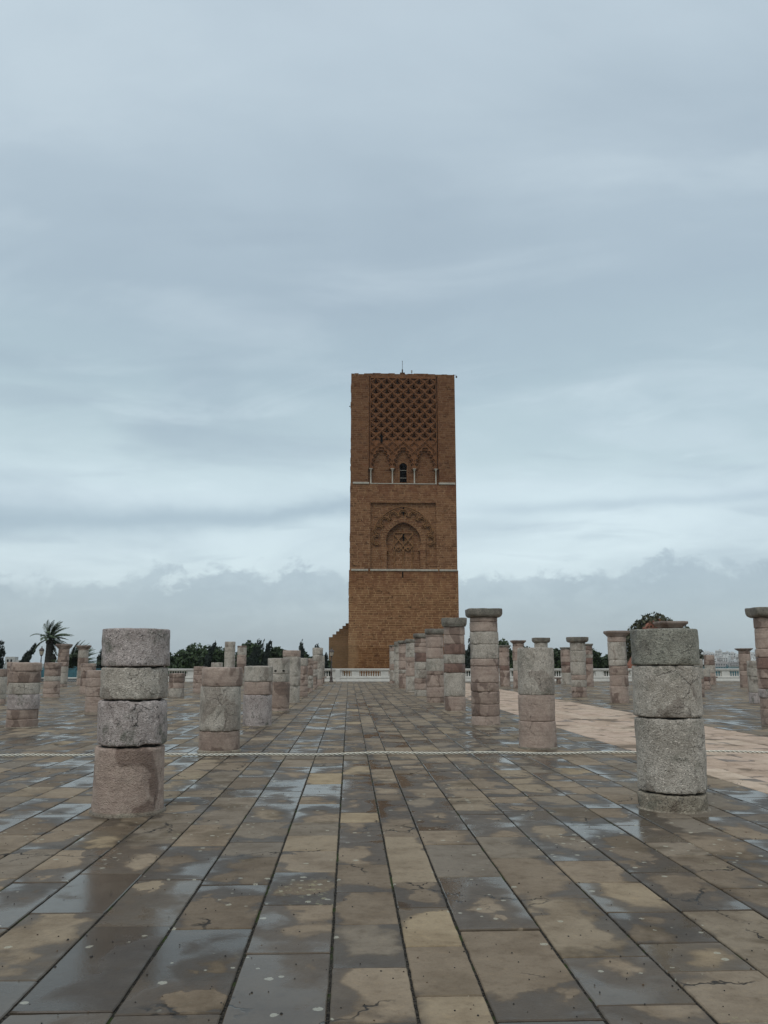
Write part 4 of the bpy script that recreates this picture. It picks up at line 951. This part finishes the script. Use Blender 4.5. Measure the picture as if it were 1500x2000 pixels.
# left hedge from the left column to the tower
T_ = [(-21.0, 98, 4.4, 2.7, 'dense dark tree at the left end of the hedge, sloping down to the balustrade'),
      (-18.2, 99, 4.6, 3.7, 'dense dark green tree, highest of the hedge left of the close pair of columns'),
      (-15.0, 97, 4.4, 3.5, 'dark tree of the hedge just left of the close pair of tall columns'),
      (-11.6, 100, 4.2, 4.0, 'dark tree behind the close pair of tall pale columns'),
      (-8.6, 98, 3.8, 3.3, 'dark tree just right of the close pair of tall pale columns'),
      (-5.9, 99, 3.4, 2.6, 'low dark tree behind the pale column with the flat pink drum'),
      (-3.6, 99, 3.0, 2.7, 'dark tree behind the column with the bird, next to the stepped wall')]
for i, a in enumerate(T_): bushy(*a, sd=31 + i * 7)
cypress(-10.9, 95, 1.5, 4.1, 'wind-bent dark conifer with a horn-like tip right of the close pair of columns', 5, 1.5)
cypress(-9.5, 95, 1.0, 4.0, 'dark conifer with a curled top second right of the close pair of columns', 6, .8)
cypress(-5.5, 95, .9, 3.9, 'thin pale-tipped conifer behind the pale column with the flat pink drum', 7, .3)
cypress(-3.4, 95, 1.1, 3.7, 'ragged dark conifer left of the column with the bird', 8, -.2)
cypress(-2.75, 96, .8, 2.6, 'small dark conifer between the bird column and the stepped wall', 9, .1)
cypress(-15.6, 94, .8, 3.8, 'leaning dark cypress tip over the hedge left of the close pair of columns', 10, .9)
# right hedge
T_ = [(13.5, 97, 3.4, 2.9, 'dark tree behind the tallest column right of the tower'), (17.0, 96, 4.0, 4.1, 'dark rounded tree between the tallest column and the speckled grey column'),
      (20.2, 97, 4.2, 3.6, 'dark tree behind the speckled grey column'), (23.8, 96, 3.8, 2.8, 'dark low tree between the two capital columns right of the speckled one'),
      (27.6, 97, 4.4, 2.9, 'dark low tree left of the column with flaring capital'), (30.6, 98, 3.6, 2.6, 'low dark tree under the red earth wall')]
for i, a in enumerate(T_): bushy(*a, sd=131 + i * 5)
cypress(13.3, 94, 1.1, 4.3, 'dark cypress standing alone at the right edge of the tower', 11, .2)
bushy(34.1, 92, 8.4, 6.9, 'large brown-green tree rising behind the big front right column', 207, 'leaf2', 17000, size=.27)
# left side
cypress(-36.2, 88, 2.4, 3.9, 'dark ragged cypress at the left edge of the photo', 12, .9, 2600)
cypress(-33.2, 88, 1.1, 3.4, 'leaning dark cypress left of the street lamp', 13, 1.2)
cypress(-25.4, 88, 1.1, 3.3, 'dark cypress half hidden by the big left column', 14, .5)
bushy(-27.6, 86, 2.6, 1.6, 'small dark bush under the low palm', 15, 'leaf', 900, name='bush')
cypress(-23.6, 90, 1.6, 2.6, 'short dark conifer just left of the big left column', 16, .3)
def palm(x, y, ztr, zt, spread, label, sd, nf=38, wind=.55, trunk_r=.34, z0=-.35, low=-10):
    root = empty('palm_tree', (x, y, z0), label, 'palm tree', 'palm trees'); H_ = ztr - z0; r = random.Random(sd)
    mb = MB(); rings = []; n = 16; K = max(6, int(H_ / .14))
    for k in range(K + 1):
        q = k / K; rr = trunk_r * (1.12 - .25 * q + (.2 if q > .9 else 0)) * (1 + .09 * (k % 2))
        rings.append([(rr * math.cos(2*PI*i/n) * (1 + .07 * ((i + k) % 2)) + .12 * math.sin(q * 2), rr * math.sin(2*PI*i/n), H_ * q) for i in range(n)])
    mb.loft(rings, True, False); mb.build('trunk', M['bark'], root)
    for f in range(nf):
        a = 2 * PI * f / nf * 2.4 + r.uniform(-.2, .2); e0 = R(r.uniform(low, 88)) if f > 5 else R(r.uniform(-40, 5)); ln = spread * r.uniform(.8, 1.08)
        d = Vector((math.cos(a) * math.cos(e0), math.sin(a) * math.cos(e0), math.sin(e0))); p = Vector((.12 * math.sin(2), 0, H_)); pts = [p.copy()]
        S = 12; v = d.copy()
        for k in range(S):
            v += Vector((wind * .11, 0, (-.075 if low < 0 else -.045) - (.05 if d.x < 0 else 0))); v.normalize(); p = p + v * ln / S; pts.append(p.copy())
        mb = MB(); mb.tube(pts, [.03 * (1 - k / (S + 2)) for k in range(S + 1)], 4)
        NL = 30
        for k in range(3, NL):
            q = k / NL * S; i = int(q); fr_ = q - i; c = pts[i].lerp(pts[min(i + 1, S)], fr_); tg = (pts[min(i + 1, S)] - pts[i]).normalized()
            sidev = tg.cross(Vector((0, 0, 1)));  sidev = sidev.normalized() if sidev.length > .05 else Vector((0, 1, 0))
            for s in (-1, 1):
                L_ = .52 * spread / 2.5 * math.sin(PI * min(1, .18 + .8 * k / NL)) * r.uniform(.85, 1.1)
                dv = (sidev * s * .62 + tg * .75 + Vector((wind * .35, 0, -.22 + r.uniform(-.1, .1)))).normalized()
                wv_ = dv.cross(Vector((0, 0, 1)));  wv_ = (wv_.normalized() if wv_.length > .05 else Vector((1, 0, 0))) * .045
                up = Vector((0, 0, .024)); t_ = c + dv * L_
                mb.add([tuple(c - wv_), tuple(c + wv_), tuple(t_), tuple(c + dv * L_ * .5 + up)], [(0, 1, 3), (1, 2, 3), (2, 0, 3)])
        o = mb.build('frond', M['palm'], root); at = o.data.attributes.new('tint', 'FLOAT', 'FACE'); tn = r.uniform(.1, .75); at.data.foreach_set('value', [tn] * len(o.data.polygons))
    return root
pr_ = palm(-29.6, 85, 3.75, 5.9, 2.35, 'tall date palm with a windswept crown over the left columns', 3, 46)
mb = MB(); mb.lathe([(.2, .8), (.34, 1.4), (.3, 2.0), (.36, 2.3), (.2, 2.75)], .45, .1, 9, False); mb.v = [(a + .06 * math.sin(c * 9), b, c) for a, b, c in mb.v]; mb.build('dead_frond_stubs', M['bark'], pr_)
palm(-26.9, 84, 1.1, 3.6, 2.75, 'low bushy palm behind the teal fence, fronds blown to the right', 4, 70, .6, .4, low=25)

# ------------------------------------------------------------------ red earth wall, far building, bird
e = empty('earth_wall', (31.3, 90, -.35), 'piece of old red earth wall showing between the big tree and a brown capital', 'wall')
prof = [(-1.58, 0), (3.4, 0), (3.3, 4.6), (2.6, 5.1), (2.5, 6.1), (2.36, 6.44), (1.9, 6.55), (1.46, 6.42), (1.1, 6.2), (.7, 5.95), (.4, 5.6), (.1, 4.4), (-.7, 3.0), (-1.58, 1.6)]
mb = MB(); mb.loft([[(x, y, z) for x, z in prof] for y in (-.5, .5)]); mb.box(1.7, 1.84, -.52, -.4, 6.0, 6.14); mb.build('masonry', M['terracotta'], e)
e = empty('far_building', (-116.5, 300, -6), 'pale flat-roofed building far away beside the dark cypress on the left', 'building')
mb = MB(); mb.bbox(-2.4, .9, 0, 3, 0, 9.4, .05); mb.bbox(.9, 2.8, .3, 3, 0, 8.3, .05); mb.build('wall', M['concrete'], e)
for wx in (-1.8, -.6): mb = MB(); mb.box(wx, wx + .6, -.03, .05, 7.6, 8.5); mb.build('window', M['dark'], e)
e = empty('bird', (-2.12, 59.45, 2.06), 'black bird perched leaning forward on top of the tall pale column', 'bird')
mb = MB(); bz = MB()
mb.tube([(-.20, 0, .05), (-.13, 0, .09), (-.05, 0, .15), (.03, 0, .22), (.09, 0, .29), (.13, 0, .345), (.17, 0, .36), (.22, 0, .35)], [.015, .035, .065, .078, .062, .045, .04, .008], 10)
mb.build('body', M['feather'], e)
mb = MB()
for s in (-.03, .03): mb.tube([(0, s, .16), (.01, s, .0)], .008, 5); mb.tube([(-.02, s, .0), (.05, s, .0)], .007, 4)
mb.build('legs', M['iron'], e)

# ------------------------------------------------------------------ far city on its hillside
hm = []
for i, c in enumerate([(.62, .60, .56), (.50, .46, .42), (.70, .69, .66), (.40, .36, .33)]): hm.append(plain('far_render_%d' % i, c, .9, .15, .1, .05))
protos = []
cr = random.Random(21)
for i in range(5):
    W_, D_, H_ = [(9, 8, 7), (13, 9, 5.5), (7, 8, 9.5), (18, 10, 6), (10, 9, 12)][i]
    mb = MB(); mb.box(-W_/2, W_/2, -D_/2, D_/2, -3, H_); mb.box(-W_/2 - .2, W_/2 + .2, -D_/2 - .2, D_/2 + .2, H_ + .002, H_ + .9)
    mb.box(W_ * .1, W_ * .35, -D_ * .2, D_ * .2, H_ + .9, H_ + 2.8)
    nf_ = int(H_ / 3)
    b1_ = len(mb.f)
    for f in range(nf_):
        for k in range(int(W_ / 3)):
            xx = -W_/2 + 1 + k * 3; mb.box(xx, xx + 1.3, -D_/2 - .06, -D_/2 + .2, f * 3 + .9, f * 3 + 2.4)
    o = mb.build('house', hm[i % 4]); o.data.materials.append(M['dark'])
    for pi2, pl in enumerate(o.data.polygons):
        if pi2 >= b1_: pl.material_index = 1
    protos.append(o)
cnt = 0
HL = 'tiny pale house among many on the hazy far hillside to the right'
for k in range(190):
    a = R(cr.uniform(22.0, 28.6)); d = cr.uniform(1180, 1640); x, y = d * math.sin(a), d * math.cos(a)
    pr0 = protos[k % 5]
    o = pr0 if cnt < 5 else pr0.copy()
    if cnt >= 5: COL.objects.link(o)
    tag(o, HL, 'house', 'houses of the far hillside city'); o.location = (x, y, terr_z(x, y) - .3); o.rotation_euler = (0, 0, -a + cr.uniform(-.6, .6)); s = cr.uniform(.6, 1.15); o.scale = (s, s, s * cr.uniform(.8, 1.2)); cnt += 1

# ------------------------------------------------------------------ air
HAZE = True
if HAZE:
    mb = MB(); mb.box(-1500, 1900, -60, 2600, -25, 62)
    m = bpy.data.materials.new('thin_rainy_air'); m.use_nodes = True; t = NT(m.node_tree)
    v = t.node('ShaderNodeVolumePrincipled', {'Color': (.86, .92, .96, 1), 'Density': .00013, 'Anisotropy': .1})
    o_ = t.n.new('ShaderNodeOutputMaterial'); t.l.new(v.outputs[0], o_.inputs['Volume'])
    tag(mb.build('haze', m), kind='stuff')
